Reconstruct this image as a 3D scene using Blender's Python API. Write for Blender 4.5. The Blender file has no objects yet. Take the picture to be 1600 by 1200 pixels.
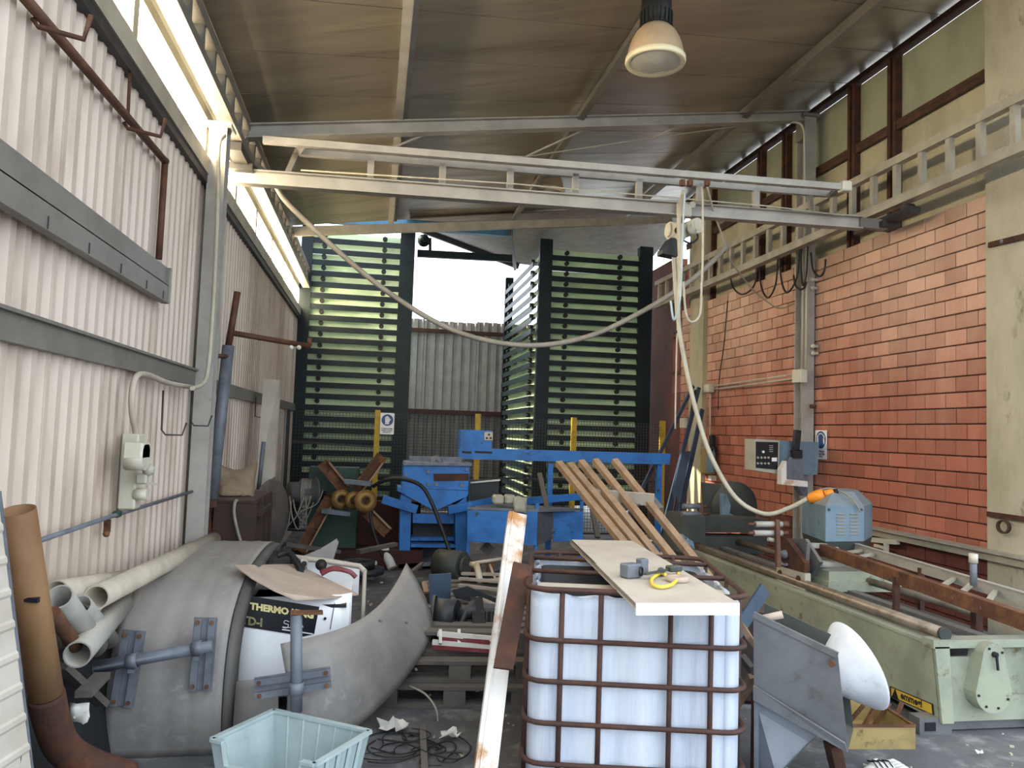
import bpy, bmesh, math, random
from mathutils import Vector as V, Matrix as M
random.seed(7)
C = bpy.context.scene.collection
scene = bpy.context.scene
# ------------------------------------------------------------------ camera
CAM = V((0, 0, 1.75)); YAW, PIT, ROL, FP = math.radians(10.01), math.radians(3.63), math.radians(1.93), 1200.0
fwd = V((math.sin(YAW)*math.cos(PIT), math.cos(YAW)*math.cos(PIT), math.sin(PIT)))
rt = V((math.cos(YAW), -math.sin(YAW), 0)); up = rt.cross(fwd)
R_ = rt*math.cos(ROL) + up*math.sin(ROL); U_ = up*math.cos(ROL) - rt*math.sin(ROL)
cd = bpy.data.cameras.new('camera'); cam = bpy.data.objects.new('camera', cd); C.objects.link(cam)
cd.sensor_width = 36; cd.lens = 27.0; cd.clip_start = 0.05; cd.clip_end = 300
cam.matrix_world = M(((R_.x, U_.x, -fwd.x, 0), (R_.y, U_.y, -fwd.y, 0), (R_.z, U_.z, -fwd.z, 1.75), (0, 0, 0, 1)))
scene.camera = cam
# ------------------------------------------------------------------ sky, light, exposure
w = bpy.data.worlds.new('sky'); scene.world = w; w.use_nodes = True
bg = w.node_tree.nodes['Background']; bg.inputs[0].default_value = (0.83, 0.915, 1.0, 1); bg.inputs[1].default_value = 2.9
sl = bpy.data.lights.new('sun', 'SUN'); sl.energy = 9; sl.angle = .01; sl.color = (1, .9, .74); so = bpy.data.objects.new('sun', sl); C.objects.link(so)
so.rotation_euler = V((-.75, .12, .62)).to_track_quat('Z', 'Y').to_euler(); so.location = (-12, 20, 15)
vs = scene.view_settings; vs.view_transform = 'Standard'; vs.look = 'None'; vs.gamma = 1; vs.exposure = 0.35; vs.use_curve_mapping = False
def portal(name, loc, rot, sx, sy):
    l = bpy.data.lights.new(name, 'AREA'); l.shape = 'RECTANGLE'; l.size = sx; l.size_y = sy
    l.cycles.is_portal = True
    o = bpy.data.objects.new(name, l); o.location = loc; o.rotation_euler = rot; C.objects.link(o)
# ------------------------------------------------------------------ helpers
def at(px, py, x=None, y=None, z=None):
    d = R_*((px-800)/FP) - U_*((py-600)/FP) + fwd
    t = x/d.x if x is not None else y/d.y if y is not None else (z-1.75)/d.z
    return CAM + d*t
def hexc(h):
    c = [int(h[i:i+2], 16)/255 for i in (0, 2, 4)]
    return tuple(v/12.92 if v <= .04045 else ((v+.055)/1.055)**2.4 for v in c) + (1,)
def mat(name, c1, c2=None, scale=3.0, lo=.4, hi=.65, rough=.6, metal=0.0, c3=None, s3=6.0, lo3=.55, hi3=.7, stretch=(1, 1, 1),
        bump=0.0, bscale=60, dust=0.0, dustc='9a9288', rnd=0.0, trans=0.0, spec=.4, vary=0.0, salt=None):
    m = bpy.data.materials.new(name); m.use_nodes = True
    nt = m.node_tree; N, L = nt.nodes, nt.links
    b = N['Principled BSDF']; b.inputs['Roughness'].default_value = rough; b.inputs['Metallic'].default_value = metal
    b.inputs['Specular IOR Level'].default_value = spec
    geo = N.new('ShaderNodeNewGeometry')
    mp = N.new('ShaderNodeMapping'); mp.inputs['Scale'].default_value = stretch; L.new(geo.outputs['Position'], mp.inputs['Vector'])
    def noise(s, det=5, src=None):
        n = N.new('ShaderNodeTexNoise'); n.inputs['Scale'].default_value = s; n.inputs['Detail'].default_value = det
        n.inputs['Roughness'].default_value = .65; L.new((src or mp.outputs['Vector']), n.inputs['Vector']); return n.outputs['Fac']
    def rng(src, a, c):
        r = N.new('ShaderNodeMapRange'); r.interpolation_type = 'SMOOTHSTEP'; r.inputs[1].default_value = a; r.inputs[2].default_value = c
        L.new(src, r.inputs[0]); return r.outputs[0]
    def mix(f, a, c):
        x = N.new('ShaderNodeMix'); x.data_type = 'RGBA'
        if isinstance(f, float): x.inputs[0].default_value = f
        else: L.new(f, x.inputs[0])
        for k, v in ((6, a), (7, c)):
            if isinstance(v, tuple): x.inputs[k].default_value = v
            else: L.new(v, x.inputs[k])
        return x.outputs[2]
    col = hexc(c1)
    if c2: col = mix(rng(noise(scale), lo, hi), col, hexc(c2))
    if c3: col = mix(rng(noise(s3, 8), lo3, hi3), col, hexc(c3))
    if salt:   # pale salt bloom and drips; upper courses also painted paler, as if lit
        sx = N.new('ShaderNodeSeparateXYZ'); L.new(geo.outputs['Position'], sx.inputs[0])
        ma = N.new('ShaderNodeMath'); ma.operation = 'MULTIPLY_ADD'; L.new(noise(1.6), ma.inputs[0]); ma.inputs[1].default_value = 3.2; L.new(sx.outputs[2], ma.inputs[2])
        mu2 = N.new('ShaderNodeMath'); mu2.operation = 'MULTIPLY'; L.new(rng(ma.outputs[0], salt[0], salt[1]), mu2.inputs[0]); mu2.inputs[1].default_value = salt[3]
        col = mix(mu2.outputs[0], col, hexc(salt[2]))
    if rnd or vary:
        oi = N.new('ShaderNodeObjectInfo'); at_ = N.new('ShaderNodeAttribute'); at_.attribute_name = 'rnd'
        ad = N.new('ShaderNodeMath'); ad.operation = 'ADD'; L.new(oi.outputs['Random'], ad.inputs[0]); L.new(at_.outputs['Fac'], ad.inputs[1])
        fr = N.new('ShaderNodeMath'); fr.operation = 'FRACT'; L.new(ad.outputs[0], fr.inputs[0])
        hs = N.new('ShaderNodeHueSaturation'); mr = N.new('ShaderNodeMapRange'); L.new(fr.outputs[0], mr.inputs[0])
        k = rnd or vary
        mr.inputs[3].default_value = 1-k; mr.inputs[4].default_value = 1+k; L.new(mr.outputs[0], hs.inputs['Value'])
        if isinstance(col, tuple): hs.inputs['Color'].default_value = col
        else: L.new(col, hs.inputs['Color'])
        col = hs.outputs[0]
    if dust:
        sp = N.new('ShaderNodeSeparateXYZ'); L.new(geo.outputs['Normal'], sp.inputs[0])
        f = rng(sp.outputs[2], .3, .95)
        mu = N.new('ShaderNodeMath'); mu.operation = 'MULTIPLY'; L.new(f, mu.inputs[0]); mu.inputs[1].default_value = dust
        col = mix(mu.outputs[0], col, hexc(dustc))
    if isinstance(col, tuple): b.inputs['Base Color'].default_value = col
    else: L.new(col, b.inputs['Base Color'])
    if bump:
        bp = N.new('ShaderNodeBump'); bp.inputs['Strength'].default_value = bump; bp.inputs['Distance'].default_value = .01
        L.new(noise(bscale, 3, geo.outputs['Position']), bp.inputs['Height']); L.new(bp.outputs[0], b.inputs['Normal'])
    if trans:
        t = N.new('ShaderNodeBsdfTranslucent'); ms = N.new('ShaderNodeMixShader'); ms.inputs[0].default_value = trans
        if isinstance(col, tuple): t.inputs[0].default_value = col
        else: L.new(col, t.inputs[0])
        out = N['Material Output']; L.new(b.outputs[0], ms.inputs[1]); L.new(t.outputs[0], ms.inputs[2]); L.new(ms.outputs[0], out.inputs[0])
    return m

class MB:
    """collects shapes in world coordinates, build() links them as one mesh object"""
    def __init__(s): s.v = []; s.f = []; s.sm = []
    def add(s, vs, fs, smooth=False):
        k = len(s.v); s.v += [V(p) for p in vs]; s.f += [tuple(i+k for i in f) for f in fs]; s.sm += [smooth]*len(fs); return s
    def frame(s, p, q, upv=(0, 0, 1)):
        p, q = V(p), V(q); d = (q-p); l = d.length; d = d/l if l > 1e-9 else V((0, 0, 1)); u = V(upv)
        if abs(d.dot(u.normalized())) > .98: u = V((0, 1, 0)) if abs(d.y) < .9 else V((1, 0, 0))
        a = d.cross(u).normalized(); return p, d, l, a, a.cross(d).normalized()
    def bar(s, p, q, wd, ht, upv=(0, 0, 1)):
        p, d, l, a, u = s.frame(p, q, upv)
        vs = [p + d*t + a*x*wd/2 + u*y*ht/2 for t in (0, l) for x, y in ((-1, -1), (1, -1), (1, 1), (-1, 1))]
        return s.add(vs, [(0, 1, 2, 3), (7, 6, 5, 4), (0, 4, 5, 1), (1, 5, 6, 2), (2, 6, 7, 3), (3, 7, 4, 0)])
    def box(s, c, sz, rz=0, ch=0.0, mtx=None):
        a, b, h = [k/2 for k in sz]
        if ch <= 0:
            vs = [(x*a, y*b, z*h) for z in (-1, 1) for x, y in ((-1, -1), (1, -1), (1, 1), (-1, 1))]
            fs = [(3, 2, 1, 0), (4, 5, 6, 7), (0, 1, 5, 4), (1, 2, 6, 5), (2, 3, 7, 6), (3, 0, 4, 7)]
        else:
            vs = []
            for z, k in ((-h, ch), (-h+ch, 0), (h-ch, 0), (h, ch)):
                A, B = a-k, b-k
                vs += [(-A+ch*(k == 0), -B, z), (A-ch*(k == 0), -B, z), (A, -B+ch*(k == 0), z), (A, B-ch*(k == 0), z), (A-ch*(k == 0), B, z), (-A+ch*(k == 0), B, z), (-A, B-ch*(k == 0), z), (-A, -B+ch*(k == 0), z)]
            fs = [tuple(range(7, -1, -1)), tuple(range(24, 32))]
            for r in range(3):
                for i in range(8): fs.append((r*8+i, r*8+(i+1) % 8, r*8+8+(i+1) % 8, r*8+8+i))
        R = mtx or M.Rotation(rz, 3, 'Z')
        return s.add([V(c) + R @ V(p) for p in vs], fs)
    def tube(s, p, q, r, n=10, r2=None, cap=True):
        p, d, l, a, u = s.frame(p, q); r2 = r if r2 is None else r2
        vs = [p + d*t + a*math.cos(2*math.pi*i/n)*rr + u*math.sin(2*math.pi*i/n)*rr for t, rr in ((0, r), (l, r2)) for i in range(n)]
        s.add(vs, [(i, (i+1) % n, n+(i+1) % n, n+i) for i in range(n)], True)
        if cap: s.add(vs, [tuple(range(n-1, -1, -1)), tuple(range(n, 2*n))])
        return s
    def pipe(s, p, q, r, t=.006, n=20):
        p, d, l, a, u = s.frame(p, q); vs = []
        for rr, tt in ((r, 0), (r, l), (r-t, l), (r-t, 0)):
            vs += [p + d*tt + a*math.cos(2*math.pi*i/n)*rr + u*math.sin(2*math.pi*i/n)*rr for i in range(n)]
        for k in range(4):
            s.add([], [])
        k0 = len(s.v); s.v += vs
        for k in range(4):
            for i in range(n):
                s.f.append(tuple(k0+j for j in (k*n+i, k*n+(i+1) % n, ((k+1) % 4)*n+(i+1) % n, ((k+1) % 4)*n+i))); s.sm.append(k in (0, 2))
        return s
    def path(s, pts, r, n=6, closed=False):
        pts = [V(p) for p in pts]; m = len(pts); rings = []
        for i, p in enumerate(pts):
            a = pts[(i-1) % m] if (i or closed) else p; b = pts[(i+1) % m] if (i < m-1 or closed) else p
            _, d, _, sx, u = s.frame(a, b)
            if rings:   # keep the ring turning with the path
                sx = (psx - d*psx.dot(d)); sx = sx.normalized() if sx.length > 1e-6 else _s; u = sx.cross(d)
            psx = _s = sx
            rr = r[i] if isinstance(r, (list, tuple)) else r
            rings.append([p + sx*math.cos(2*math.pi*k/n)*rr + u*math.sin(2*math.pi*k/n)*rr for k in range(n)])
        vs = [q for g in rings for q in g]; fs = []
        for i in range(m if closed else m-1):
            j = (i+1) % m
            fs += [(i*n+k, i*n+(k+1) % n, j*n+(k+1) % n, j*n+k) for k in range(n)]
        s.add(vs, fs, True)
        if not closed: s.add(vs, [tuple(range(n-1, -1, -1)), tuple(range((m-1)*n, m*n))])
        return s
    def lathe(s, o, axis, prof, n=24, close=False):
        o, d, l, a, u = s.frame(o, V(o)+V(axis)); vs = []
        for r, t in prof: vs += [o + d*t + a*math.cos(2*math.pi*i/n)*r + u*math.sin(2*math.pi*i/n)*r for i in range(n)]
        return s.add(vs, [(k*n+i, k*n+(i+1) % n, (k+1)*n+(i+1) % n, (k+1)*n+i) for k in range(len(prof)-1) for i in range(n)], True)
    def prism(s, poly, dvec):
        n = len(poly); d = V(dvec); vs = [V(p) for p in poly] + [V(p)+d for p in poly]
        return s.add(vs, [tuple(range(n-1, -1, -1)), tuple(range(n, 2*n))] + [(i, (i+1) % n, n+(i+1) % n, n+i) for i in range(n)])
    def sheet(s, rows, t=.006, smooth=True, nrm=None):
        """a thick sheet through a grid of points"""
        nr, nc = len(rows), len(rows[0]); P = [[V(p) for p in r] for r in rows]
        def nn(i, j):
            if nrm: return V(nrm).normalized()
            a = P[min(i+1, nr-1)][j]-P[max(i-1, 0)][j]; b = P[i][min(j+1, nc-1)]-P[i][max(j-1, 0)]
            c = a.cross(b); return c.normalized() if c.length > 1e-12 else V((0, 0, 1))
        vs = [P[i][j] for i in range(nr) for j in range(nc)] + [P[i][j]-nn(i, j)*t for i in range(nr) for j in range(nc)]
        k = nr*nc; top = [(i*nc+j, i*nc+j+1, (i+1)*nc+j+1, (i+1)*nc+j) for i in range(nr-1) for j in range(nc-1)]
        s.add(vs, [f[::-1] for f in top] + [tuple(x+k for x in f) for f in top], smooth)
        ed = []
        for j in range(nc-1): ed += [(j, j+1, k+j+1, k+j), (k+(nr-1)*nc+j, k+(nr-1)*nc+j+1, (nr-1)*nc+j+1, (nr-1)*nc+j)]
        for i in range(nr-1): ed += [(k+i*nc, k+(i+1)*nc, (i+1)*nc, i*nc), (i*nc+nc-1, (i+1)*nc+nc-1, k+(i+1)*nc+nc-1, k+i*nc+nc-1)]
        return s.add(vs, ed)
    def ball(s, c, r, n=10, m=6, sc=(1, 1, 1)):
        c = V(c); vs = []; 
        for j in range(m+1):
            th = math.pi*j/m
            vs += [c + V((sc[0]*r*math.sin(th)*math.cos(2*math.pi*i/n), sc[1]*r*math.sin(th)*math.sin(2*math.pi*i/n), sc[2]*r*math.cos(th))) for i in range(n)]
        return s.add(vs, [(j*n+i, (j+1)*n+i, (j+1)*n+(i+1) % n, j*n+(i+1) % n) for j in range(m) for i in range(n)], True)
    def build(s, name, m, parent=None, kind=None, label=None, fix=True):
        o0 = ORG.get(parent, V((0, 0, 0))) if parent is not None else None
        if o0 is None:
            o0 = sum(s.v, V((0, 0, 0)))/max(1, len(s.v)); o0.z = min(p.z for p in s.v)
        me = bpy.data.meshes.new(name); me.from_pydata([p-o0 for p in s.v], [], s.f)
        for p, k in zip(me.polygons, s.sm): p.use_smooth = k
        if fix:
            b = bmesh.new(); b.from_mesh(me); bmesh.ops.remove_doubles(b, verts=b.verts, dist=1e-5); bmesh.ops.recalc_face_normals(b, faces=b.faces); b.to_mesh(me); b.free()
        me.materials.append(m); o = bpy.data.objects.new(name, me); C.objects.link(o)
        if parent is not None: o.parent = parent
        else: o.location = o0
        ORG[o] = o0
        if kind: o['kind'] = kind
        if label: o['label'] = label
        return o
ORG = {}
def tag(o, label, cat, group=None):
    o['label'] = label; o['category'] = cat
    if group: o['group'] = group
    return o
def thing(name, label, cat, loc, group=None):
    o = bpy.data.objects.new(name, None); o.empty_display_size = .1; o.location = loc; C.objects.link(o); ORG[o] = V(loc)
    return tag(o, label, cat, group)
def struct(name, loc=(0, 0, 0)):
    o = bpy.data.objects.new(name, None); o.location = loc; C.objects.link(o); ORG[o] = V(loc); o['kind'] = 'structure'; return o
def dup(root, loc, rz=0, label=None, group=None):
    r = root.copy(); C.objects.link(r); r.location = loc; r.rotation_euler = (0, 0, rz); ORG[r] = V(loc)
    if label: r['label'] = label
    if group: r['group'] = group
    for ch in list(root.children):
        c = ch.copy(); C.objects.link(c); c.parent = r
        for g in list(ch.children):
            d = g.copy(); C.objects.link(d); d.parent = c
    return r
def copy_part(o, off, parent=None):
    c = o.copy(); C.objects.link(c); c.location = o.location + V(off); return c
def spline(pts, k=6):
    pts = [V(p) for p in pts]; out = []
    for i in range(len(pts)-1):
        p0, p1, p2, p3 = pts[max(i-1, 0)], pts[i], pts[i+1], pts[min(i+2, len(pts)-1)]
        for j in range(k):
            t = j/k; out.append(.5*((2*p1) + (p2-p0)*t + (2*p0-5*p1+4*p2-p3)*t*t + (3*p1-p0-3*p2+p3)*t**3))
    out.append(pts[-1]); return out
def text(body, size, o, xdir, ydir, m, parent, name='lettering', ext=.001, bold=0.0, align='LEFT', xs=1.0, outline=0.0):
    cu = bpy.data.curves.new(name, 'FONT'); cu.body = body; cu.size = size; cu.extrude = ext; cu.offset = bold; cu.align_x = align; cu.resolution_u = 2
    if outline: cu.fill_mode = 'NONE'; cu.bevel_depth = outline; cu.bevel_resolution = 0; cu.extrude = 0
    t = bpy.data.objects.new('tmp', cu); C.objects.link(t); bpy.context.view_layer.update()
    me = bpy.data.meshes.new_from_object(t.evaluated_get(bpy.context.evaluated_depsgraph_get()))
    bpy.data.objects.remove(t); x, y = V(xdir).normalized(), V(ydir).normalized(); z = x.cross(y); o0 = ORG[parent]
    for v in me.vertices: c = v.co.copy(); v.co = V(o) + x*c.x*xs + y*c.y + z*c.z - o0
    me.materials.clear(); me.materials.append(m); ob = bpy.data.objects.new(name, me); C.objects.link(ob); ob.parent = parent; ORG[ob] = o0; return ob
# ------------------------------------------------------------------ materials
MT = {}
def mm(k, *a, **kw): MT[k] = mat(k, *a, **kw); return MT[k]
mm('concrete_floor', '626265', '4b4c50', 1.2, .35, .7, .85, c3='8e8d8c', s3=4, lo3=.5, hi3=.75, bump=.35, bscale=40)
mm('sheet_wall', 'c6b8aa', 'a39282', 1.6, .42, .66, .5, stretch=(1, 1, .25), c3='86705b', s3=2.2, lo3=.54, hi3=.8, spec=.5)
mm('grey_steel', '74716b', '66635d', 4, .3, .7, .45, c3='7d756a', s3=9, lo3=.62, hi3=.75)
mm('light_steel', 'a3a099', '908d86', 4, .3, .7, .45, c3='80705f', s3=9, lo3=.66, hi3=.8)
mm('cream_steel', 'a8a394', '918c7d', 4, .3, .7, .5, c3='7d6650', s3=12, lo3=.66, hi3=.8)
mm('dark_steel', '2b2b2d', '3b3733', 5, .4, .7, .55)
mm('rust_dark', '3a241d', '55321f', 7, .4, .7, .8, bump=.3)
mm('rust', '4f3222', '6e4a2e', 6, .4, .65, .8, c3='35221a', s3=9, lo3=.55, hi3=.7, bump=.3)
mm('duct_rust', '6b4c32', '836444', 5, .3, .7, .7, c3='5a3a24', s3=4, lo3=.52, hi3=.75, stretch=(1, 1, .4))
mm('cage_rust', '3d2822', '4d3127', 9, .4, .7, .7, c3='8d7b72', s3=6, lo3=.68, hi3=.76, bump=.2)
mm('roof_sheet', 'b0a694', '9a9080', 1.0, .35, .7, .36, metal=.5, stretch=(.3, 3, 1), c3='6a6254', s3=1.1, lo3=.55, hi3=.8)
mm('plaster', 'b3ac92', '9c977e', 1.8, .35, .7, .8, c3='6a6656', s3=3, lo3=.55, hi3=.75, stretch=(1, 1, .4))
mm('concrete', 'b3ad9a', '9c9680', 1.6, .35, .7, .85, c3='6f6a58', s3=5, lo3=.58, hi3=.75, bump=.35, bscale=30, stretch=(1, 1, .5))
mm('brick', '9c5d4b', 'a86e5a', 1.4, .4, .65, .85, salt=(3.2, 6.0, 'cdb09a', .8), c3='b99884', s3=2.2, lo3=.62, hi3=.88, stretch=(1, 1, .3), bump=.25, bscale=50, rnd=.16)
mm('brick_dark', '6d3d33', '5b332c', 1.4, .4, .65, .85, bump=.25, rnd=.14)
mm('mortar', '594a40', '6a5a4d', 8, .4, .6, .9)
mm('brown_frame', '40291e', '52362a', 6, .4, .7, .7, dust=.5, dustc='8a7257')
mm('dusty_glass', 'a2a68e', '878d76', 1.1, .35, .7, .3, c3='8b8c76', s3=2.3, lo3=.55, hi3=.8, stretch=(1, 1, .6))
op = mm('opal_pane', 'fff0d2', rough=.4); ob_ = op.node_tree.nodes['Principled BSDF']; ob_.inputs['Emission Color'].default_value = (1, .82, .55, 1); ob_.inputs['Emission Strength'].default_value = 27.0   # glow put into the pane itself, standing in for daylight from outside
mm('rack_green', '0a161a', '112124', 3, .4, .7, .45, spec=.25)
mm('rack_panel', 'dfeacd', 'c0d2b4', 1.2, .35, .7, .35, c3='97946a', s3=1.5, lo3=.58, hi3=.8, trans=.5, vary=.12)
mm('black_rubber', '141414', '1f1d1c', 8, .4, .7, .6)
mm('blue_paint', '2a70ba', '225a98', 3, .4, .7, .5, c3='2f3c48', s3=7, lo3=.60, hi3=.70, dust=.3, dustc='6c7883')
mm('blue_beam', '3b6c8c', '335c78', 3, .4, .7, .5)
mm('yellow_post', 'b3942c', '957a28', 7, .45, .7, .55, c3='5a4a22', s3=12, lo3=.64, hi3=.74)
mm('white_board', 'bab3a8', 'aaa296', 3, .4, .7, .5)
mm('fender', '85827f', '6b6967', 2.5, .35, .7, .6, c3='9a9693', s3=5, lo3=.55, hi3=.75, dust=.35, dustc='aca6a0', bump=.1)
mm('fender_edge', '55524f', '474543', 5, .4, .7, .6)
mm('zinc', '6c717a', '585d66', 7, .4, .7, .55, metal=.12, c3='7c6a5c', s3=10, lo3=.66, hi3=.8)
mm('white_unit', 'f3f5f8', 'e4e9ee', 2, .4, .8, .35)
mm('card', 'b3a294', 'a8978a', 3, .4, .7, .85)
mm('tank', 'e3e9f2', 'c8d3e4', 2.4, .35, .7, .4, c3='8796b0', s3=1.6, lo3=.50, hi3=.78, stretch=(3, 3, .25), trans=.3)
mm('bin_plastic', 'a8b8b9', '97a7a9', 3, .4, .7, .45, c3='76858a', s3=6, lo3=.6, hi3=.8)
mm('pipe_grey', '93928c', '807e78', 3, .4, .7, .5, dust=.5, dustc='b9afa0')
mm('pale_pipe', 'b1a797', '9d9486', 3, .4, .7, .6)
mm('rust_white', 'd9d6d2', 'c8c2ba', 3, .45, .7, .6, c3='a97a45', s3=3, lo3=.5, hi3=.64, bump=.2)
mm('wood', '937a62', '7d6650', 3, .4, .7, .8, stretch=(3, 3, 1), vary=.12)
mm('wood_grey', '57524d', '45413d', 4, .4, .7, .85, dust=.4, dustc='77726c', vary=.15)
mm('machine_green', '979d89', '82887a', 3, .4, .7, .55, c3='64583f', s3=7, lo3=.57, hi3=.7, dust=.5, dustc='8e8b82')
mm('machine_blue', '6d8291', '5c6f7d', 3, .4, .7, .5, c3='4a565e', s3=5, lo3=.58, hi3=.75, dust=.4, dustc='8a8d8c')
mm('machine_dark', '3f4440', '343936', 3, .4, .7, .6, dust=.45, dustc='5d5a54')
mm('steel_rod', '8b7f70', '6d5f50', 5, .4, .7, .4, metal=.5, c3='5b3e2a', s3=9, lo3=.6, hi3=.75)
mm('steel_plate', '6c6e70', '5a5c5e', 3, .4, .7, .5, metal=.3, c3='565047', s3=6, lo3=.58, hi3=.75, dust=.3)
mm('white_cone', 'd5d9df', 'c3c9d2', 6, .4, .7, .5, c3='9fa3ab', s3=4, lo3=.58, hi3=.75)
mm('cable_grey', '8f8a80', '7d786e', 6, .4, .7, .6)
mm('cable_pale', 'b6b09f', 'a49e8e', 6, .4, .7, .6)
mm('cable_black', '1d1e1f', rough=.55)
mm('orange', 'e08a28', 'd07a20', 9, .4, .7, .5)
mm('yellow', 'd9c04a', rough=.5)
mm('yellow_tray', '978455', '7d6c48', 6, .4, .7, .7, c3='5c4a36', s3=9, lo3=.55, hi3=.7)
mm('box_beige', 'c3bfae', 'b3af9e', 4, .4, .7, .5)
mm('box_grey', 'a9a698', '9b988a', 4, .4, .7, .5)
mm('sign_white', 'e2e4e6', rough=.4); mm('sign_blue', '24447f', rough=.4); mm('sign_text', '2a2d3a', rough=.5)
mm('decal_black', '16181f', rough=.4); mm('decal_yellow', 'e8dc9c', rough=.5); mm('emblem_yellow', 'c8a83c', rough=.5)
mm('lamp_shade', 'b39d80', 'a59074', 3, .4, .7, .3); mm('lamp_rim', 'd7d0ae', rough=.35); mm('lamp_body', '1b1d1d', rough=.5)
mm('hub_gold', '86693a', '684f2a', 7, .4, .7, .5, metal=.4)
mm('brown_tube', '4b2f23', '60402e', 6, .4, .7, .65)
mm('burlap', '8a7a66', '75664f', 5, .4, .7, .9, bump=.3)
mm('brown_box', '3f2e27', '2f2724', 4, .4, .7, .8, dust=.35, dustc='73655a')
mm('ladder_blue', '34465a', '2b3a4a', 4, .4, .7, .5)
mm('scrap_black', '1a1c1f', '26282b', 5, .4, .7, .5, dust=.35, dustc='55565a')
mm('red_paint', '6d2a2c', '86535a', 5, .45, .7, .7)
mm('dark_red', '3c1d19', '2d1714', 3, .4, .7, .8)
mm('green_stand', '2c443c', '24382f', 4, .4, .7, .6)
mm('old_wood', '9b9287', '857c71', 5, .4, .7, .85, c3='6a625a', s3=9, lo3=.58, hi3=.72)
mm('white_scrap', 'c9c8c2', 'b3b1a9', 6, .4, .7, .8)
gl = bpy.data.materials.new('lamp_glass'); gl.use_nodes = True; gb = gl.node_tree.nodes['Principled BSDF']
gb.inputs['Base Color'].default_value = (.85, .85, .72, 1); gb.inputs['Roughness'].default_value = .2; gb.inputs['Transmission Weight'].default_value = .6; MT['lamp_glass'] = gl
# ================================================================== SETTING
RA, RB = 4.92, .23                      # roof height over x
def roofz(x): return RA + RB*x
SK = .34                                # the bays run askew: y shifts with x
# floor
fl = MB(); fl.box((2.5, 7.0, -.06), (60, 60, .12)); fl.build('floor', MT['concrete_floor'], kind='structure')
# ---- wall on the side of the eave window: corrugated sheets
wl = struct('wall_left', (-1.4, 8, 0)); PIT_ = .133
prof = ((0, 0), (.035, 0), (.055, -.032), (.098, -.032), (.118, 0))
nsh = 6*PIT_; y = 1.2; sheet_i = 0
def corr(x, y0, n, z0, z1, m, name, par, dx=0.0):
    b = MB(); ys = []
    for k in range(n):
        for a, d in prof: ys.append((y0+k*PIT_+a, d))
    ys.append((y0+n*PIT_, 0))
    b.sheet([[(x+d+dx, yy, zz) for yy, d in ys] for zz in (z0, z1)], .004, False, (1, 0, 0))
    return b.build(name, m, par)
while y < 16.5:
    corr(-1.4, y, 6, .0, 3.66, MT['sheet_wall'], 'corrugated_sheet', wl, dx=.003*(sheet_i % 2)); y += nsh; sheet_i += 1
# sill capping, girts, eave boards
b = MB(); b.box((-1.40, 8.8, 3.73), (.10, 15.4, .13)); b.build('trim_1', MT['cream_steel'], kind='structure')
b = MB(); b.box((-1.385, 8.8, 3.63), (.05, 15.4, .06)); b.build('trim_2', MT['dark_steel'], kind='structure')
b = MB(); b.box((-1.385, 3.75, 2.09), (.05, 5.0, .125)); b.box((-1.35, 3.75, 2.145), (.02, 5.0, .015)); b.build('trim_3', MT['grey_steel'], kind='structure')
b = MB(); b.box((-1.385, 10.3, 2.06), (.05, 7.9, .12)); b.build('trim_4', MT['grey_steel'], kind='structure')
# eave window: translucent panes between flat posts
wn = struct('window_1', (-1.42, 8, 3.8))
posts = [1.6, 3.0, 4.42, 6.25, 7.55, 8.8, 10.1, 11.4, 12.8, 14.2]
for i in range(len(posts)-1):
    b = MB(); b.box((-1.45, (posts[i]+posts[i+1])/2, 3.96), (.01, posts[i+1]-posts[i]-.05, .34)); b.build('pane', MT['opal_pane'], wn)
for p in posts:
    b = MB(); b.box((-1.42, p, 3.96), (.05, .09, .34)); b.build('mullion', MT['cream_steel'], wn)
b = MB(); b.box((-1.43, 8.2, 4.17), (.06, 13.4, .08)); b.box((-1.40, 8.2, 4.25), (.05, 13.4, .05)); b.box((-1.42, 8.2, 4.33), (.05, 13.4, .09)); b.build('head_rail', MT['box_beige'], wn)
b = MB(); b.box((-1.43, 8.2, 4.50), (.06, 13.4, .25)); b.build('trim_5', MT['cream_steel'], kind='structure')
# ---- ceiling: roof panels laid across the purlins, with open joints
ce = struct('ceiling', (2, 8, 5.4))
y0 = 2.5; pw = .80
k = 0
while y0 + k*pw < 11.6:
    a = y0 + k*pw + .006; e = y0 + (k+1)*pw - .006
    e = min(e, 11.75)
    rows = []
    ncr = 7
    for r in range(ncr):
        yy = a + (e-a)*r/(ncr-1); rows.append([(x, yy + SK*x, roofz(x) + (.0012 if r % 2 else 0)) for x in (-1.5, .13, 2.12, 4.35, 5.75)])
    b = MB(); b.sheet(rows, -.05, False, (0, 0, 1)); b.build('roof_panel', MT['roof_sheet'], ce); k += 1
b = MB(); b.prism([(-1.5, 2.4+SK*-1.5, roofz(-1.5)+.06), (5.75, 2.4+SK*5.75, roofz(5.75)+.06), (5.75, 11.8+SK*5.75, roofz(5.75)+.06), (-1.5, 11.8-SK*1.5, roofz(-1.5)+.06)], (0, 0, .03))
b.build('roof_skin', MT['dark_steel'], ce)
for i, (px_, m) in enumerate(((.13, 'light_steel'), (2.12, 'grey_steel'), (4.38, 'grey_steel'))):
    b = MB(); z = roofz(px_)-.10; y_a, y_b = 2.5+SK*px_, 11.7+SK*px_
    b.box((px_, (y_a+y_b)/2, z), (.02, y_b-y_a, .16)); b.box((px_-.03, (y_a+y_b)/2, z-.075), (.07, y_b-y_a, .012)); b.box((px_+.03, (y_a+y_b)/2, z+.075), (.07, y_b-y_a, .012))
    b.build('trim_%d' % (6+i), MT[m], kind='structure')
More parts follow.
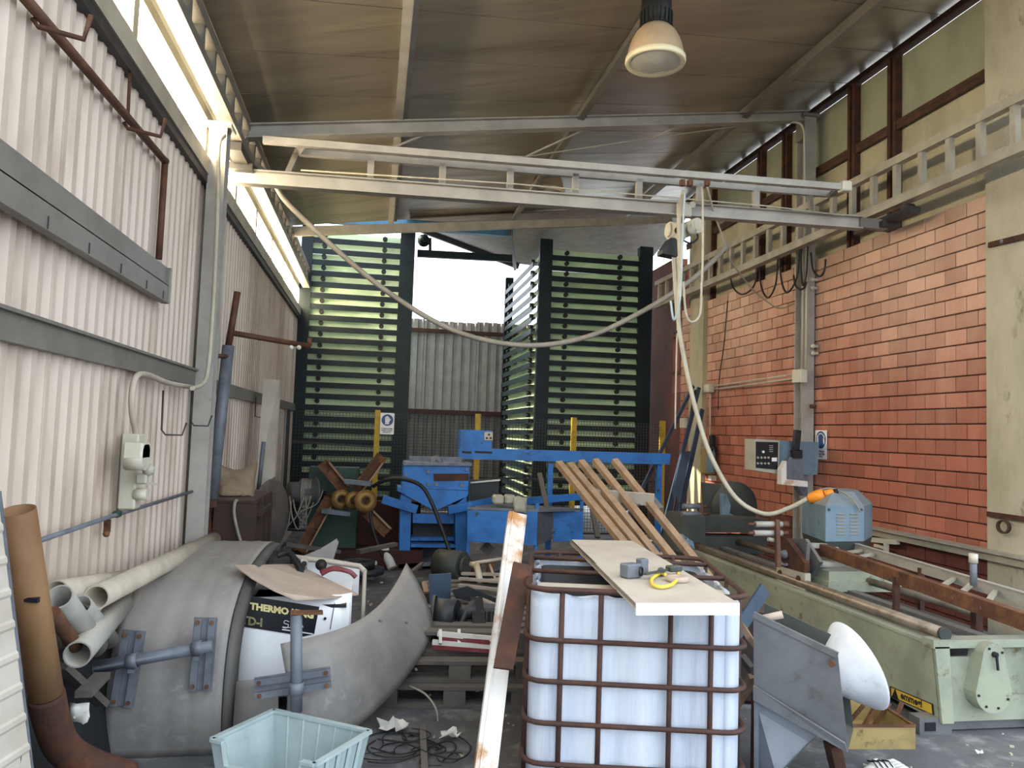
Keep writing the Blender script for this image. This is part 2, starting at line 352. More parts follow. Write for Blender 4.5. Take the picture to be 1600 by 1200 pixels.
# rafters, with the tie rod and two hangers under the first one
def P(px, py, y): return at(px, py, y=y)
r1a, r1b = V((-1.22, 6.9, roofz(-1.22)-.25)), at(1258, 184, x=5.36)
r1a = at(384, 209, y=7.15)
b = MB(); b.bar(r1a, r1b, .07, .11); b.bar(r1a+V((0, -.03, .06)), r1b+V((0, -.03, .06)), .13, .012); b.bar(r1a+V((0, -.03, -.06)), r1b+V((0, -.03, -.06)), .13, .012)
ra = struct('beam_1', r1a); b.build('rafter_beam', MT['light_steel'], ra)
def on(a, b_, t): return a + (b_-a)*t
h1 = on(r1a, r1b, .27); h2 = on(r1a, r1b, .54); h3 = on(r1a, r1b, .73)
b = MB(); e1 = at(611, 232, y=h1.y); e2 = at(821, 245, y=h2.y); e3 = at(1020, 215, y=h3.y)
b.tube(h1, e1, .012, 6).tube(h2, e2, .012, 6).tube(h3, e3, .012, 6); b.build('hanger_rod', MT['light_steel'], ra)
b = MB(); b.path([on(r1a, r1b, .02), e1, e2, e3, on(r1a, r1b, .99)], .009, 5); b.build('tie_rod', MT['cream_steel'], ra)
r2a, r2b = at(458, 362, y=10.2), at(1048, 344, y=12.4)
b = MB(); b.bar(r2a, r2b, .08, .12); b.build('beam_2', MT['cream_steel'], kind='structure')
# columns
cl = struct('column_1', (-1.3, 6.25, 0)); b = MB()
for dy in (-.07, .07): b.box((-1.3, 6.25+dy, 2.03), (.13, .014, 4.06))
b.box((-1.3, 6.25, 2.03), (.014, .14, 4.06)); b.box((-1.3, 6.25, 4.07), (.2, .22, .03)); b.build('steel_post', MT['light_steel'], cl)
b = MB(); b.box((-1.3, 6.25, .02), (.3, .3, .04)); b.build('foot_plate', MT['rust'], cl)
cr = struct('column_2', (5.4, 9.0, 0)); b = MB()
for dy in (-.09, .09): b.box((5.38, 9.0+dy, 3.0), (.16, .014, 6.0))
b.box((5.38, 9.0, 3.0), (.014, .18, 6.0)); b.build('steel_post', MT['light_steel'], cr)
b = MB(); b.box((5.38, 9.0, 5.98), (.24, .26, .04)); b.box((5.33, 9.0, 5.82), (.1, .16, .3)); b.build('cap_plate', MT['grey_steel'], cr)
b = MB(); b.bar((-1.0, 8.3, 3.2), (-1.0, 8.31, 3.2), .01, .01)
pl = MB(); pl.box((5.66, 5.3, 3.1), (.4, 1.62, 6.2)); pl.box((5.62, 5.95, 3.1), (.3, .3, 6.2)); pl.build('pillar_1', MT['concrete'], kind='structure')
p2 = MB(); p2.box((5.52, 12.45, 3.05), (.22, .55, 6.1)); p2.build('pillar_2', MT['plaster'], kind='structure')
# ---- wall with clay blocks
wr = struct('wall_right', (5.5, 9.7, 0))
b = MB(); b.box((5.66, 9.7, 2.03), (.26, 7.2, 4.06)); b.build('mortar_bed', MT['mortar'], wr)
BH, BL = .152, .28; Y0, Y1 = 6.1, 13.3
cells = []
for r in range(27):
    yy = Y0 - (BL/2 if r % 2 else 0)
    while yy < Y1:
        a, e = max(yy, Y0), min(yy+BL, Y1)
        if e-a > .05: cells.append((r, a, e))
        yy += BL
base = {}
def brick_mesh(l, mk):
    k = (round(l, 3), mk)
    if k not in base:
        q = MB(); q.box((0, 0, 0), (.05, l-.011, BH-.011), ch=.006); me = bpy.data.meshes.new('brick'); me.from_pydata(q.v, [], q.f); me.materials.append(MT[mk]); base[k] = me
    return base[k]
cells.sort(key=lambda c: (c[1]+c[2])/2 + abs(c[0]*BH-2.4)*.25 + (0 if c[0] > 4 else 6))
rest = MB(); attr = []; low = MB()
wo = ORG[wr]
for i, (r, a, e) in enumerate(cells):
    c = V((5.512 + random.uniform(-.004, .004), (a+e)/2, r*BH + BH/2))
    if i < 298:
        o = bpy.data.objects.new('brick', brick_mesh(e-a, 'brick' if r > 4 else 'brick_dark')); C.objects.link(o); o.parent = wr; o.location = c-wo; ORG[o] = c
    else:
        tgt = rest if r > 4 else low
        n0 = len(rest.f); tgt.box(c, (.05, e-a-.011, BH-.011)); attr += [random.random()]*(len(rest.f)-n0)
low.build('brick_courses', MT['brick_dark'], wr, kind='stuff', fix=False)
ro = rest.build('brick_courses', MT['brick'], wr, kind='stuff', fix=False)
at2 = ro.data.attributes.new('rnd', 'FLOAT', 'FACE')
for i, v_ in enumerate(attr): at2.data[i].value = v_
# wall past the slot of daylight
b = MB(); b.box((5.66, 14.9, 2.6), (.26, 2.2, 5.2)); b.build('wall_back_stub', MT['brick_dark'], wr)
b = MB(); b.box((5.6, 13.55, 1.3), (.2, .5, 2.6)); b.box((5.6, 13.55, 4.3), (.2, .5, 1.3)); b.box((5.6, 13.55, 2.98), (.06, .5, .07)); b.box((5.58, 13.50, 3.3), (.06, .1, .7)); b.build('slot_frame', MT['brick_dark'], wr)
# ---- high window over the blocks: brown frame, dusty panes
w2 = struct('window_2', (5.6, 9, 4.1))
mull = [6.14, 7.5, 8.24, 9.78, 10.5, 12.17, 13.3]
zt = lambda y_: 5.33
for i in range(len(mull)-1):
    a, e = mull[i]+.05, mull[i+1]-.05
    b = MB(); b.box((5.60, (a+e)/2, 5.71), (.012, e-a, .74)); b.build('pane', MT['dusty_glass'], w2)
    b = MB(); b.box((5.60, (a+e)/2, 4.68), (.012, e-a, 1.2)); b.build('pane', MT['plaster'], w2)
    b = MB(); b.box((5.565, (a+e)/2, 5.31), (.09, e-a, .05)); b.box((5.54, (a+e)/2, 5.26), (.03, e-a, .06)); b.build('transom', MT['brown_frame'], w2)
for p in mull[1:-1]:
    b = MB(); b.box((5.56, p-.045, 5.08), (.10, .05, 2.02)); b.box((5.56, p+.045, 5.08), (.10, .05, 2.02)); b.box((5.59, p, 5.08), (.05, .05, 2.02)); b.build('mullion', MT['rust_dark'], w2)
b = MB(); b.box((5.56, 9.7, 6.13), (.10, 7.2, .07)); b.build('head_rail', MT['rust_dark'], w2)
for k in range(12):
    b = MB(); b.box((5.58, 6.3+k*.6, 6.15), (.05, .06, .09)); b.build('packer', MT['dark_steel'], w2)
b = MB(); b.box((5.44, 7.2, .80), (.10, 3.4, .07)); b.box((5.42, 7.2, .845), (.14, 3.4, .02)); b.build('trim_9', MT['cream_steel'], kind='structure')
# ---- canopy and yard fence behind the racks
cn = struct('canopy', (2, 15, 5.5))
b = MB(); rows = []
for k in range(75):
    row = []
    for x in (.4, 3.1, 5.9):
        f = k/74; ya = 11.55+SK*x; za = roofz(x)-.05; zb = 6.3-.30*(x-.9) if x < 4 else 5.5; row.append((x, ya+(17.2-ya)*f, za+(zb-za)*f + (.025 if k % 2 else 0)))
    rows.append(row)
b.sheet(rows, .004, False, (0, 0, 1)); b.build('corrugated_roof', MT['light_steel'], cn)
b = MB(); b.bar((.4, 17.2, 6.38), (3.1, 17.2, 5.57), .08, .12); b.bar((2.2, 13.2, 5.28), (3.0, 17.1, 5.5), .06, .1); b.build('canopy_beam', MT['dark_steel'], cn)
wb = struct('wall_back', (1.8, 17.3, 0)); 
def yard_sheet(x0, n, z0, z1, m):
    b = MB(); xs = []
    for k in range(n):
        for a, d in ((0, 0), (.06, 0), (.08, .05), (.15, .05), (.17, 0)): xs.append((x0+k*.2+a, d))
    xs.append((x0+n*.2+.01, 0))
    b.sheet([[(x, 17.3+d, z) for x, d in xs] for z in (z0, z1)], .004, False, (0, -1, 0)); b.build('corrugated_sheet', m, wb)
for k in range(5): yard_sheet(-1.4+k*1.2, 6, 2.12, 4.22+.03*(k % 2), MT['light_steel']); yard_sheet(-1.4+k*1.2, 6, 0, 2.2, MT['grey_steel'])
b = MB(); b.box((1.6, 17.24, 2.16), (6, .08, .1)); b.box((1.6, 17.24, 3.98), (6, .08, .08)); b.build('fence_rail', MT['brown_frame'], wb)
# ================================================================== PANEL RACKS AT THE BACK
# a rack: steel posts, tiers of a dark channel over a pale green panel that sits on two round stops
def rack(name, label, o, d, length, z0, z1, n, posts, knobs, dark=False):
    """o: corner on the floor, d: unit vector along the face, face looks to the right-hand side of d turned"""
    o, d = V(o), V(d); nrm = V((d.y, -d.x, 0))
    t = thing(name, label, 'rack', (o.x+d.x*length/2, o.y+d.y*length/2, 0), 'panel racks at the back')
    pit = (z1-z0)/n
    for k in range(n):
        z = z0 + k*pit
        b = MB(); p, q = o+V((0, 0, z)), o+d*length+V((0, 0, z))
        b.bar(p+nrm*.04, q+nrm*.04, .09, .016).bar(p+V((0, 0, -.045))+nrm*.08, q+V((0, 0, -.045))+nrm*.08, .012, .09); b.build('slat', MT['rack_green'], t)
        b = MB(); ti = .02*((k*7) % 3-1); b.prism([p+V((0, 0, .005)), q+V((0, 0, .005)), q+V((0, 0, pit-.06))-nrm*.05, p+V((0, 0, pit-.06+ti*.3))-nrm*.05], -nrm*.012); b.build('panel', MT['rack_panel'], t)
        for s in knobs:
            c = o+d*(length*s)+V((0, 0, z+pit*.38))
            b = MB(); b.tube(c-nrm*.01, c+nrm*.06, .042, 12); b.build('knob', MT['black_rubber'], t)
    for s, wd in posts:
        c = o+d*s
        b = MB(); b.box((c.x, c.y, z1/2+.05), (wd, .2, z1+.1)); b.box((c.x, c.y-.1, z1/2+.05), (wd+.04, .012, z1+.1)); b.build('post', MT['rack_green'], t)
    return t
rack('panel_rack', 'tall dark green rack of pale panels beside the corrugated side wall', (-1.30, 13.8, 0), (1, 0, 0), 1.76, .55, 5.25, 24, ((.0, .16), (1.74, .22)), (.165, .76))
rack('panel_rack', 'tall dark green rack of pale panels beside the clay block wall', (3.02, 13.8, 0), (1, 0, 0), 1.95, .55, 5.25, 24, ((-.04, .20), (1.90, .22)), (.19, .72))
rack('panel_rack', 'side rack of slanting pale panels facing the bright yard opening', (2.86, 17.1, 0), (0, -1, 0), 3.2, .55, 5.15, 22, ((.05, .14),), (.12, .9))
b = MB(); b.box((.35, 13.55, 5.38), (3.9, .14, .18)); t = b.build('cross_beam', MT['blue_beam']); tag(t, 'dusty blue cross beam over the racks under the roof edge', 'beam')
b = MB(); a_, c_ = at(652, 396, y=14.0), at(800, 404, y=14.0); b.bar(a_, c_, .08, .13); b.bar(at(672, 396, y=14), at(672, 372, y=14), .05, .05, (0, 1, 0)); b.ball(at(662, 376, y=14), .12, 8, 5); t = b.build('lintel_beam', MT['rack_green'])
tag(t, 'dark green lintel beam crossing the bright yard opening', 'beam')
b = MB(); b.box(at(853, 341, y=13.6), (.22, .2, .12), ch=.01); t = b.build('junction_box', MT['blue_beam']); tag(t, 'small blue box on top of the rack post', 'box')
# ================================================================== MESH FENCE
FY = 12.5
t = thing('mesh_fence', 'dark wire mesh guard fence on yellow posts behind the blue machine', 'fence', (1.8, FY, 0))
bays = [-1.3, .04, 1.66, 3.28, 4.84]
for i in range(4):
    b = MB(); x0, x1 = bays[i]+.03, bays[i+1]-.03; z0, z1 = .15, 1.98
    n = int((x1-x0)/.05)
    for k in range(n+1): x = x0+(x1-x0)*k/n; b.bar((x, FY, z0), (x, FY, z1), .006, .006)
    n = int((z1-z0)/.05)
    for k in range(n+1): z = z0+(z1-z0)*k/n; b.bar((x0, FY, z), (x1, FY, z), .006, .006)
    b.build('wire_mesh', MT['dark_steel'], t, kind='stuff', fix=False)
    b = MB(); b.bar((x0, FY, 1.5 if i < 1 else 1.0), (x1, FY, 1.45 if i < 1 else 1.0), .03, .03); b.build('mesh_rail', MT['dark_steel'], t)
    b = MB(); b.bar((x0, FY, .12), (x1, FY, .12), .03, .03); b.build('mesh_rail', MT['dark_steel'], t)
for x in bays[1:]:
    b = MB(); b.box((x, FY-.03, 1.02), (.085, .03, 2.04)); b.box((x-.035, FY, 1.02), (.012, .06, 2.04)); b.box((x, FY, .01), (.16, .12, .02))
    for k in range(6): b.tube((x, FY-.05, .4+k*.28), (x, FY-.043, .4+k*.28), .01, 6)
    b.build('post', MT['yellow_post'], t)
b = MB(); b.box((-1.34, FY, 1.0), (.05, .05, 2.0)); b.build('end_post', MT['dark_steel'], t)
# safety signs
def sign(name, label, c, xd, wd, ht, lines, kind):
    c, xd = V(c), V(xd).normalized(); zd = V((0, 0, 1)); n = xd.cross(zd)*1.0
    t = thing(name, label, 'sign', c-zd*ht/2)
    def pt(u, v, o=0): return c + xd*u*wd + zd*v*ht + n*o
    b = MB(); r = .06; poly = []
    for cx, cy, a0 in ((.5, -.5, -90), (.5, .5, 0), (-.5, .5, 90), (-.5, -.5, 180)):
        for k in range(4):
            a = math.radians(a0+k*30); poly.append(pt(cx-math.copysign(r, cx)+math.cos(a)*r, cy-math.copysign(r*wd/ht, cy)+math.sin(a)*r*wd/ht))
    b.prism(poly, n*.004); b.build('plate', MT['sign_white'], t)
    b = MB(); R = .42; ry = R*wd/ht if kind == 'hand' else .3
    b.prism([pt(math.cos(2*math.pi*k/28)*R, .17+math.sin(2*math.pi*k/28)*ry, .0045) for k in range(28)], n*.002); b.build('blue_disc', MT['sign_blue'], t)
    b = MB()
    if kind == 'hand':
        def q(u, v): return pt(u, .17+v*wd/ht, .0067)
        for u, v0, v1 in ((-.13, 0, .24), (-.045, 0, .3), (.04, 0, .28), (.12, -.02, .2)): b.prism([q(u-.034, v0), q(u+.034, v0), q(u+.034, v1-.02), q(u, v1), q(u-.034, v1-.02)], n*.001)
        b.prism([q(-.165, .02), q(-.15, -.2), q(.13, -.2), q(.155, .02)], n*.001); b.prism([q(.13, -.13), q(.26, .06), q(.21, .1), q(.1, -.02)], n*.001)
        b.prism([q(-.16, -.22), q(.14, -.22), q(.14, -.3), q(-.16, -.3)], n*.001)
        b.build('hand_symbol', MT['sign_white'], t)
    else:
        ring = lambda a, c2, o: [pt(math.cos(2*math.pi*k/24)*a, .17+math.sin(2*math.pi*k/24)*c2, o) for k in range(24)]
        for s in (-1, 1): b.prism([pt(s*.33, .17+.12, .0067), pt(s*.25, .17+.17, .0067), pt(s*.2, .17, .0067), pt(s*.25, .17-.16, .0067), pt(s*.33, .17-.1, .0067)][::s], n*.001)
        b.prism(ring(.3, .24, .0067)[:13] + ring(.26, .205, .0067)[:13][::-1], n*.001)
        b.build('ear_muff_symbol', MT['sign_white'], t)
    for i, ln in enumerate(lines): text(ln, ht*.078, pt(0, -.26-.085*i, .0045), xd, zd, MT['sign_text'], t, ext=.0006, bold=.0012, align='CENTER', xs=.85)
    return t
c = at(605, 662, y=12.42); sign('safety_sign', 'white sign with blue glove symbol hanging on the mesh fence', c, (1, 0, 0), .22, .34, ['\u00c8 OBBLIGATORIO', 'USARE I GUANTI', 'PROTETTIVI'], 'hand')
c = at(1283, 695, x=5.47); sign('safety_sign', 'white sign with blue ear protection symbol on the clay block wall', c, (0, -1, 0), .25, .36, ['PROTEZIONE', 'OBBLIGATORIA', 'UDITO'], 'ear')
# ================================================================== CRANE RUNWAYS AND BRIDGE
def runway(label, x, y0, y1, zb, zt, m, wd):
    t = thing('crane_runway', label, 'crane rail', (x, (y0+y1)/2, zb), 'overhead crane runways')
    b = MB(); b.box((x, (y0+y1)/2, zb+.05), (wd, y1-y0, .09)); b.box((x, (y0+y1)/2, zb-.0), (wd+.03, y1-y0, .012)); b.build('bottom_chord', m, t)
    b = MB(); b.box((x, (y0+y1)/2, zt), (wd, y1-y0, .085)); b.build('top_chord', m, t)
    y = y0+.1; first = None
    while y < y1:
        if first is None:
            b = MB(); b.box((x, y, (zb+zt)/2+.03), (wd*.7, .06, zt-zb-.1)); first = b.build('rung', m, t); yf = y
        else: copy_part(first, (0, y-yf, 0))
        y += .37
    return t
runway('grey ladder-shaped crane rail under the eave window', -1.27, 2.6, 13.6, 4.14, 4.44, MT['grey_steel'], .09)
runway('cream ladder-shaped crane rail along the clay block wall', 5.15, 4.6, 13.75, 4.19, 4.66, MT['cream_steel'], .08)
for (yy, x) in ((9.0, 5.3), (12.45, 5.32), (5.6, 5.34)):
    pass
GY = 7.1
t = thing('bridge_crane', 'grey steel crane bridge spanning the hall below the roof', 'crane', at(860, 312, y=GY))
ga, gb = at(366, 276, y=GY), at(1344, 349, y=GY); d = (gb-ga).normalized()
b = MB(); b.bar(ga, gb, .012, .12); b.bar(ga+V((0, 0, .06)), gb+V((0, 0, .06)), .11, .012); b.bar(ga-V((0, 0, .06)), gb-V((0, 0, .06)), .11, .012); b.build('main_beam', MT['light_steel'], t)
c1a, c1b = at(411, 219, y=6.7), at(1322, 293, y=6.7); b = MB(); b.bar(c1a, c1b, .05, .06); b.build('upper_chord', MT['light_steel'], t)
c2a, c2b = at(464, 238, y=GY), at(1300, 304, y=GY); b = MB(); b.bar(c2a, c2b, .05, .06); b.build('upper_chord', MT['light_steel'], t)
for px in (568, 672, 773, 873, 974, 1073, 1168):
    tt = (px-464)/(1300-464); p = on(c2a, c2b, tt); tb = (p.x-ga.x)/(gb.x-ga.x); q = on(ga, gb, tb)+V((0, 0, .06)); b = MB(); b.bar(p, q, .06, .05, (0, 1, 0)); b.build('web_post', MT['light_steel'], t)
b = MB(); b.bar(c2a, at(450, 270, y=GY), .05, .05, (0, 1, 0)); b.bar(c2a, on(c1a, c1b, .06), .05, .05); b.build('end_strut', MT['grey_steel'], t)
b = MB(); b.bar(c2b+V((-.25, 0, -.02)), at(1268, 335, y=GY), .04, .04, (0, 1, 0)); b.bar(c2b, on(c1a, c1b, .985), .05, .05); b.build('end_strut', MT['grey_steel'], t)
for xx, zz in ((-1.27, 4.1), (5.15, 4.1)):
    b = MB(); b.box((xx, GY, zz-.02), (.12, .9, .07)); b.box((xx, GY, zz-.07), (.2, .2, .06)); b.tube((xx-.05, GY-.35, zz+.02), (xx+.05, GY-.35, zz+.02), .05, 12); b.tube((xx-.05, GY+.35, zz+.02), (xx+.05, GY+.35, zz+.02), .05, 12); b.build('end_carriage', MT['dark_steel'], t)
b = MB(); b.bar(gb-V((.02, 0, .0)), V((5.15, GY, gb.z)), .08, .1); b.build('beam_end', MT['grey_steel'], t)
b = MB(); b.path([at(470, 266, y=GY-.1), at(800, 287, y=GY-.1), at(1200, 322, y=GY-.1), at(1320, 337, y=GY-.1)], .008, 5); b.build('guide_wire', MT['cable_pale'], t)
b = MB(); b.box(at(1320, 292, y=6.7), (.1, .1, .1), ch=.01); b.build('end_box', MT['box_beige'], t)
for px in (1066, 1078, 1105): b = MB(); b.box(at(px, 286, y=6.68), (.045, .05, .06), ch=.005); b.build('cable_runner', MT['rust'], t)
# hoist
hc = at(1062, 360, y=GY); t = thing('chain_hoist', 'dusty beige electric chain hoist under the crane bridge', 'hoist', hc)
b = MB(); b.box(at(1069, 328, y=GY-.09), (.16, .03, .13), ch=.01); b.box(at(1069, 330, y=GY+.09), (.16, .03, .13), ch=.01)
for s in (-1, 1):
    for k in (-1, 1): c = at(1069+k*7, 324, y=GY); b.tube(c+V((0, s*.03, 0)), c+V((0, s*.1, 0)), .032, 12)
b.build('trolley', MT['box_grey'], t)
b = MB(); b.bar(at(1066, 335, y=GY), at(1064, 352, y=GY), .03, .03, (0, 1, 0)); b.build('suspension_hook', MT['dark_steel'], t)
b = MB(); c = at(1059, 362, y=GY); b.tube(c+V((-.1, -.02, 0)), c+V((.06, .0, 0)), .085, 16).tube(c+V((-.12, -.02, 0)), c+V((-.1, -.02, 0)), .07, 16); b.box(c+V((0, 0, -.02)), (.12, .2, .17), ch=.03); b.build('gear_housing', MT['box_beige'], t)
b = MB(); b.tube(at(1059, 360, y=GY-.105), at(1059, 360, y=GY-.115), .033, 12); b.build('vent_cover', MT['black_rubber'], t)
b = MB(); c = at(1080, 358, y=GY); b.tube(c+V((-.05, .1, 0)), c+V((.02, -.12, .01)), .075, 18); b.tube(c+V((.02, -.12, .01)), c+V((.022, -.127, .01)), .052, 18); b.build('motor', MT['box_beige'], t)
b = MB(); c = at(1081, 358, y=GY-.13); b.lathe(c, (.1, -1, .04), [(.05, .0), (.05, .008), (.0, .008)], 18); b.build('motor_end', MT['box_grey'], t)
b = MB(); c = at(1048, 390, y=GY); b.prism([c+V((-.11, -.07, -.06)), c+V((-.11, -.07, -.02)), c+V((-.03, -.07, .1)), c+V((.06, -.07, .1)), c+V((.08, -.07, 0)), c+V((.05, -.07, -.08))], (0, .15, 0)); b.build('chain_bag', MT['scrap_black'], t)
b = MB(); b.path(spline([at(1062, 372, y=GY), at(1078, 380, y=GY), at(1090, 372, y=GY), at(1086, 358, y=GY)], 5), .01, 5); b.build('lead', MT['cable_black'], t)
b = MB(); p0, p1 = at(1052, 400, y=GY), at(1058, 495, y=GY); b.bar(p0, p1, .03, .02, (0, 1, 0)); b.bar(at(1058, 402, y=GY), at(1061, 495, y=GY), .018, .018, (0, 1, 0)); b.build('lifting_chain', MT['cable_pale'], t)
b = MB(); b.path([p1, p1+V((.03, 0, -.06)), p1+V((.03, 0, -.13)), p1+V((-.02, 0, -.16)), p1+V((-.05, 0, -.12))], .015, 8); b.build('hook', MT['dark_steel'], t)
# cables on the bridge
def cable(name, label, pts, r, m, cat='cable', group=None, n=6, k=6):
    b = MB(); b.path(spline(pts, k), r, n); o = b.build(name, m); return tag(o, label, cat, group)
cable('supply_cable', 'thick pale hose sagging across the hall from the eave rail', [V((-1.27, 7.45, 4.24))]+[at(x, y, y=7.45) for x, y in ((425, 281), (450, 318), (520, 385), (600, 452), (690, 508), (770, 534), (850, 539), (930, 522), (1010, 483), (1070, 445), (1110, 412), (1136, 384))], .026, MT['cable_grey'], n=8)
cable('pendant_cable', 'long pale pendant cable falling from the hoist to an orange plug', [at(x, y, y=yy) for x, y, yy in ((1068, 298, 6.7), (1061, 345, 6.9), (1063, 420, 6.9), (1060, 500, 6.9), (1073, 580, 6.9), (1090, 650, 6.9), (1112, 715, 6.85), (1150, 778, 6.8), (1195, 803, 6.7), (1235, 793, 6.6), (1262, 779, 6.5))], .022, MT['cable_pale'], n=8)
cable('trailing_cable', 'thin pale rope dropping from the crane chord beside the hoist', [at(x, y, y=6.75) for x, y in ((1097, 290), (1098, 330), (1098, 400), (1096, 450), (1094, 490), (1082, 503), (1072, 490), (1068, 440))], .012, MT['cable_pale'])
cable('slack_cable', 'thin pale cord slanting from the crane chord towards the block wall', [at(x, y, y=yy) for x, y, yy in ((1105, 292, 6.75), (1115, 330, 7.1), (1134, 384, 7.45), (1140, 405, 7.8), (1158, 430, 8.4), (1180, 456, 9.0), (1215, 481, 9.3), (1240, 475, 9.4))], .01, MT['cable_pale'])
cable('hanging_rope', 'thin rope hanging straight with a small hook near the back pillar', [at(x, y, y=7.12) for x, y in ((1062, 366), (1062, 420), (1058, 520), (1056, 600), (1055, 670))], .009, MT['cable_pale'])
cable('blue_hose', 'thin bluish air hose hanging beside the hoist chain', [at(x, y, y=6.65) for x, y in ((1070, 300), (1067, 360), (1065, 420), (1062, 470), (1053, 500), (1048, 470))], .011, MT['bin_plastic'])
cable('thin_wire', 'thin dark wire running down the clay block wall', [at(x, y, x=5.42) for x, y in ((1137, 470), (1131, 540), (1124, 590), (1122, 640))], .01, MT['cable_black'])
t = thing('plug', 'orange industrial plug lying on the motor cover', 'plug', at(1280, 777, y=6.45))
a_, c_ = at(1263, 780, y=6.5), at(1288, 772, y=6.4); e_ = at(1302, 769, y=6.37)
b = MB(); b.lathe(a_, c_-a_, [(.0, 0), (.03, 0), (.05, .02), (.055, .1), (.045, (c_-a_).length), (0, (c_-a_).length)], 12); b.build('plug_body', MT['orange'], t)
b = MB(); b.tube(c_, e_, .034, 12); b.build('plug_sleeve', MT['orange'], t); b = MB(); b.tube(e_, e_+(e_-c_)*.5, .026, 10); b.build('contact_pins', MT['black_rubber'], t)
# festoon loops under the wall rail
loops = [((1140, 420), (1160, 460), (1184, 415)), ((1186, 408), (1200, 465), (1216, 393)), ((1218, 395), (1230, 457), (1250, 377)), ((1251, 380), (1255, 446), (1262, 375)), ((1240, 430), (1250, 452), (1260, 440)), ((1267, 395), (1280, 432), (1290, 405))]
words = ['nearest the hoist', 'second from the hoist', 'deepest, third from the hoist', 'narrow one around the wall column', 'shallow one touching the wall column', 'beyond the wall column']
for (a_, m_, e_), wd in zip(loops, words):
    cable('festoon_cable', 'black cable loop hanging under the wall rail, ' + wd, [at(*a_, x=5.2), at(a_[0]*.75+m_[0]*.25, a_[1]*.3+m_[1]*.7, x=5.2), at(*m_, x=5.2), at(e_[0]*.75+m_[0]*.25, e_[1]*.3+m_[1]*.7, x=5.2), at(*e_, x=5.2)], .013, MT['cable_black'], group='festoon cable loops under the wall rail')
# ================================================================== HIGH BAY LAMPS
def lamp(label, c, r):
    """c: centre of the glass opening, r: its radius"""
    t = thing('high_bay_lamp', label, 'lamp', c, 'high bay lamps'); s = r/.25
    b = MB(); b.lathe(c, (0, 0, 1), [(r, 0), (r*.985, .05*s), (r*.94, .11*s), (r*.85, .18*s), (r*.71, .245*s), (r*.54, .29*s), (r*.42, .31*s), (r*.4, .305*s), (r*.52, .28*s), (r*.69, .235*s), (r*.83, .17*s), (r*.92, .10*s), (r*.97, .0)], 32); b.build('shade', MT['lamp_shade'], t)
    b = MB(); b.lathe(c, (0, 0, 1), [(r*.86, -.012), (r*1.03, -.03*s), (r*1.06, -.01), (r*1.05, .02*s), (r*.99, .03*s)], 32); b.build('rim', MT['lamp_rim'], t)
    b = MB(); b.lathe(c, (0, 0, 1), [(0, -.06*s), (r*.45, -.052*s), (r*.75, -.03*s), (r*.9, -.008)], 32); b.build('glass', MT['lamp_glass'], t)
    b = MB(); b.lathe(c, (0, 0, 1), [(0, .05*s), (.05*s, .06*s), (.06*s, .16*s), (.03*s, .28*s)], 12); b.build('bulb', MT['sign_white'], t)
    b = MB(); b.lathe(c, (0, 0, 1), [(r*.42, .30*s), (r*.46, .34*s), (r*.53, .36*s), (r*.53, .60*s), (r*.3, .62*s), (0, .62*s)], 24)
    b.build('ballast_housing', MT['lamp_body'], t)
    b = MB()
    for k in range(20):
        a = 2*math.pi*k/20; p = c+V((math.cos(a)*r*.55, math.sin(a)*r*.55, .30*s)); b.bar(p, p+V((0, 0, .13*s)), .02*s, .012*s, (math.cos(a), math.sin(a), 0))
    b.build('cooling_fins', MT['lamp_body'], t)
    zr = roofz(c.x)-.01
    b = MB(); b.bar(c+V((0, 0, .62*s)), V((c.x, c.y, zr)), .05, .02, (0, 1, 0)); b.build('hanger_strap', MT['grey_steel'], t)
lc = at(1024, 95, y=5.55); lamp('large high bay lamp near the roof with beige bell shade', lc, .222)
lc = at(855, 300, y=10.9); lamp('small distant high bay lamp half hidden by the crane bridge', lc, .25)
# ================================================================== SIDE WALL FITTINGS
xw = -1.36
t = thing('hanging_rail', 'rusty brown pipe rail with bent hooks high on the corrugated wall', 'rail', at(195, 190, x=xw))
pa, pb, pc = at(20, -25, x=xw), at(258, 252, x=xw), at(248, 405, x=xw)
b = MB(); b.path([pa, pb], .022, 8).path([pb, pc], .02, 8).ball(pb, .026, 8, 6); b.build('pipe_frame', MT['brown_tube'], t)
for q in ((60, 30), (200, 192)):
    p = at(*q, x=xw); sc = (p-CAM).length/3.4
    b = MB(); b.path([p+V((-.02, 0, .0)), p+V((.0, .0, -.03)), p+V((.16*1, .02, -.05)), p+V((.18, .02, .05))], .011, 6); b.build('hook', MT['brown_tube'], t)
b = MB(); b.bar(at(200, 178, x=xw), at(205, 65, x=-1.38), .015, .01, (0, 1, 0)); b.build('hanger_strap', MT['brown_tube'], t)
# wide beam under it
b = MB(); y0_, y1_ = 2.2, 5.12; b.box((-1.355, (y0_+y1_)/2, 2.66), (.05, y1_-y0_, .11)); b.box((-1.345, (y0_+y1_)/2, 2.55), (.05, y1_-y0_, .11)); b.box((-1.33, (y0_+y1_)/2, 2.605), (.02, y1_-y0_, .012)); b.box((-1.34, y1_+.01, 2.605), (.06, .02, .23), ch=.008)
o = b.build('sheet_beam', MT['grey_steel']); tag(o, 'wide grey sheet metal beam on the corrugated wall under the rusty pipe rail', 'beam')
for yy in (3.3, 3.75, 4.2, 4.65, 5.0): b = MB(); b.bar((-1.318, yy, 2.50), (-1.318, yy, 2.55), .006, .006, (0, 1, 0)); b.build('bracket_tab', MT['dark_steel'], o)
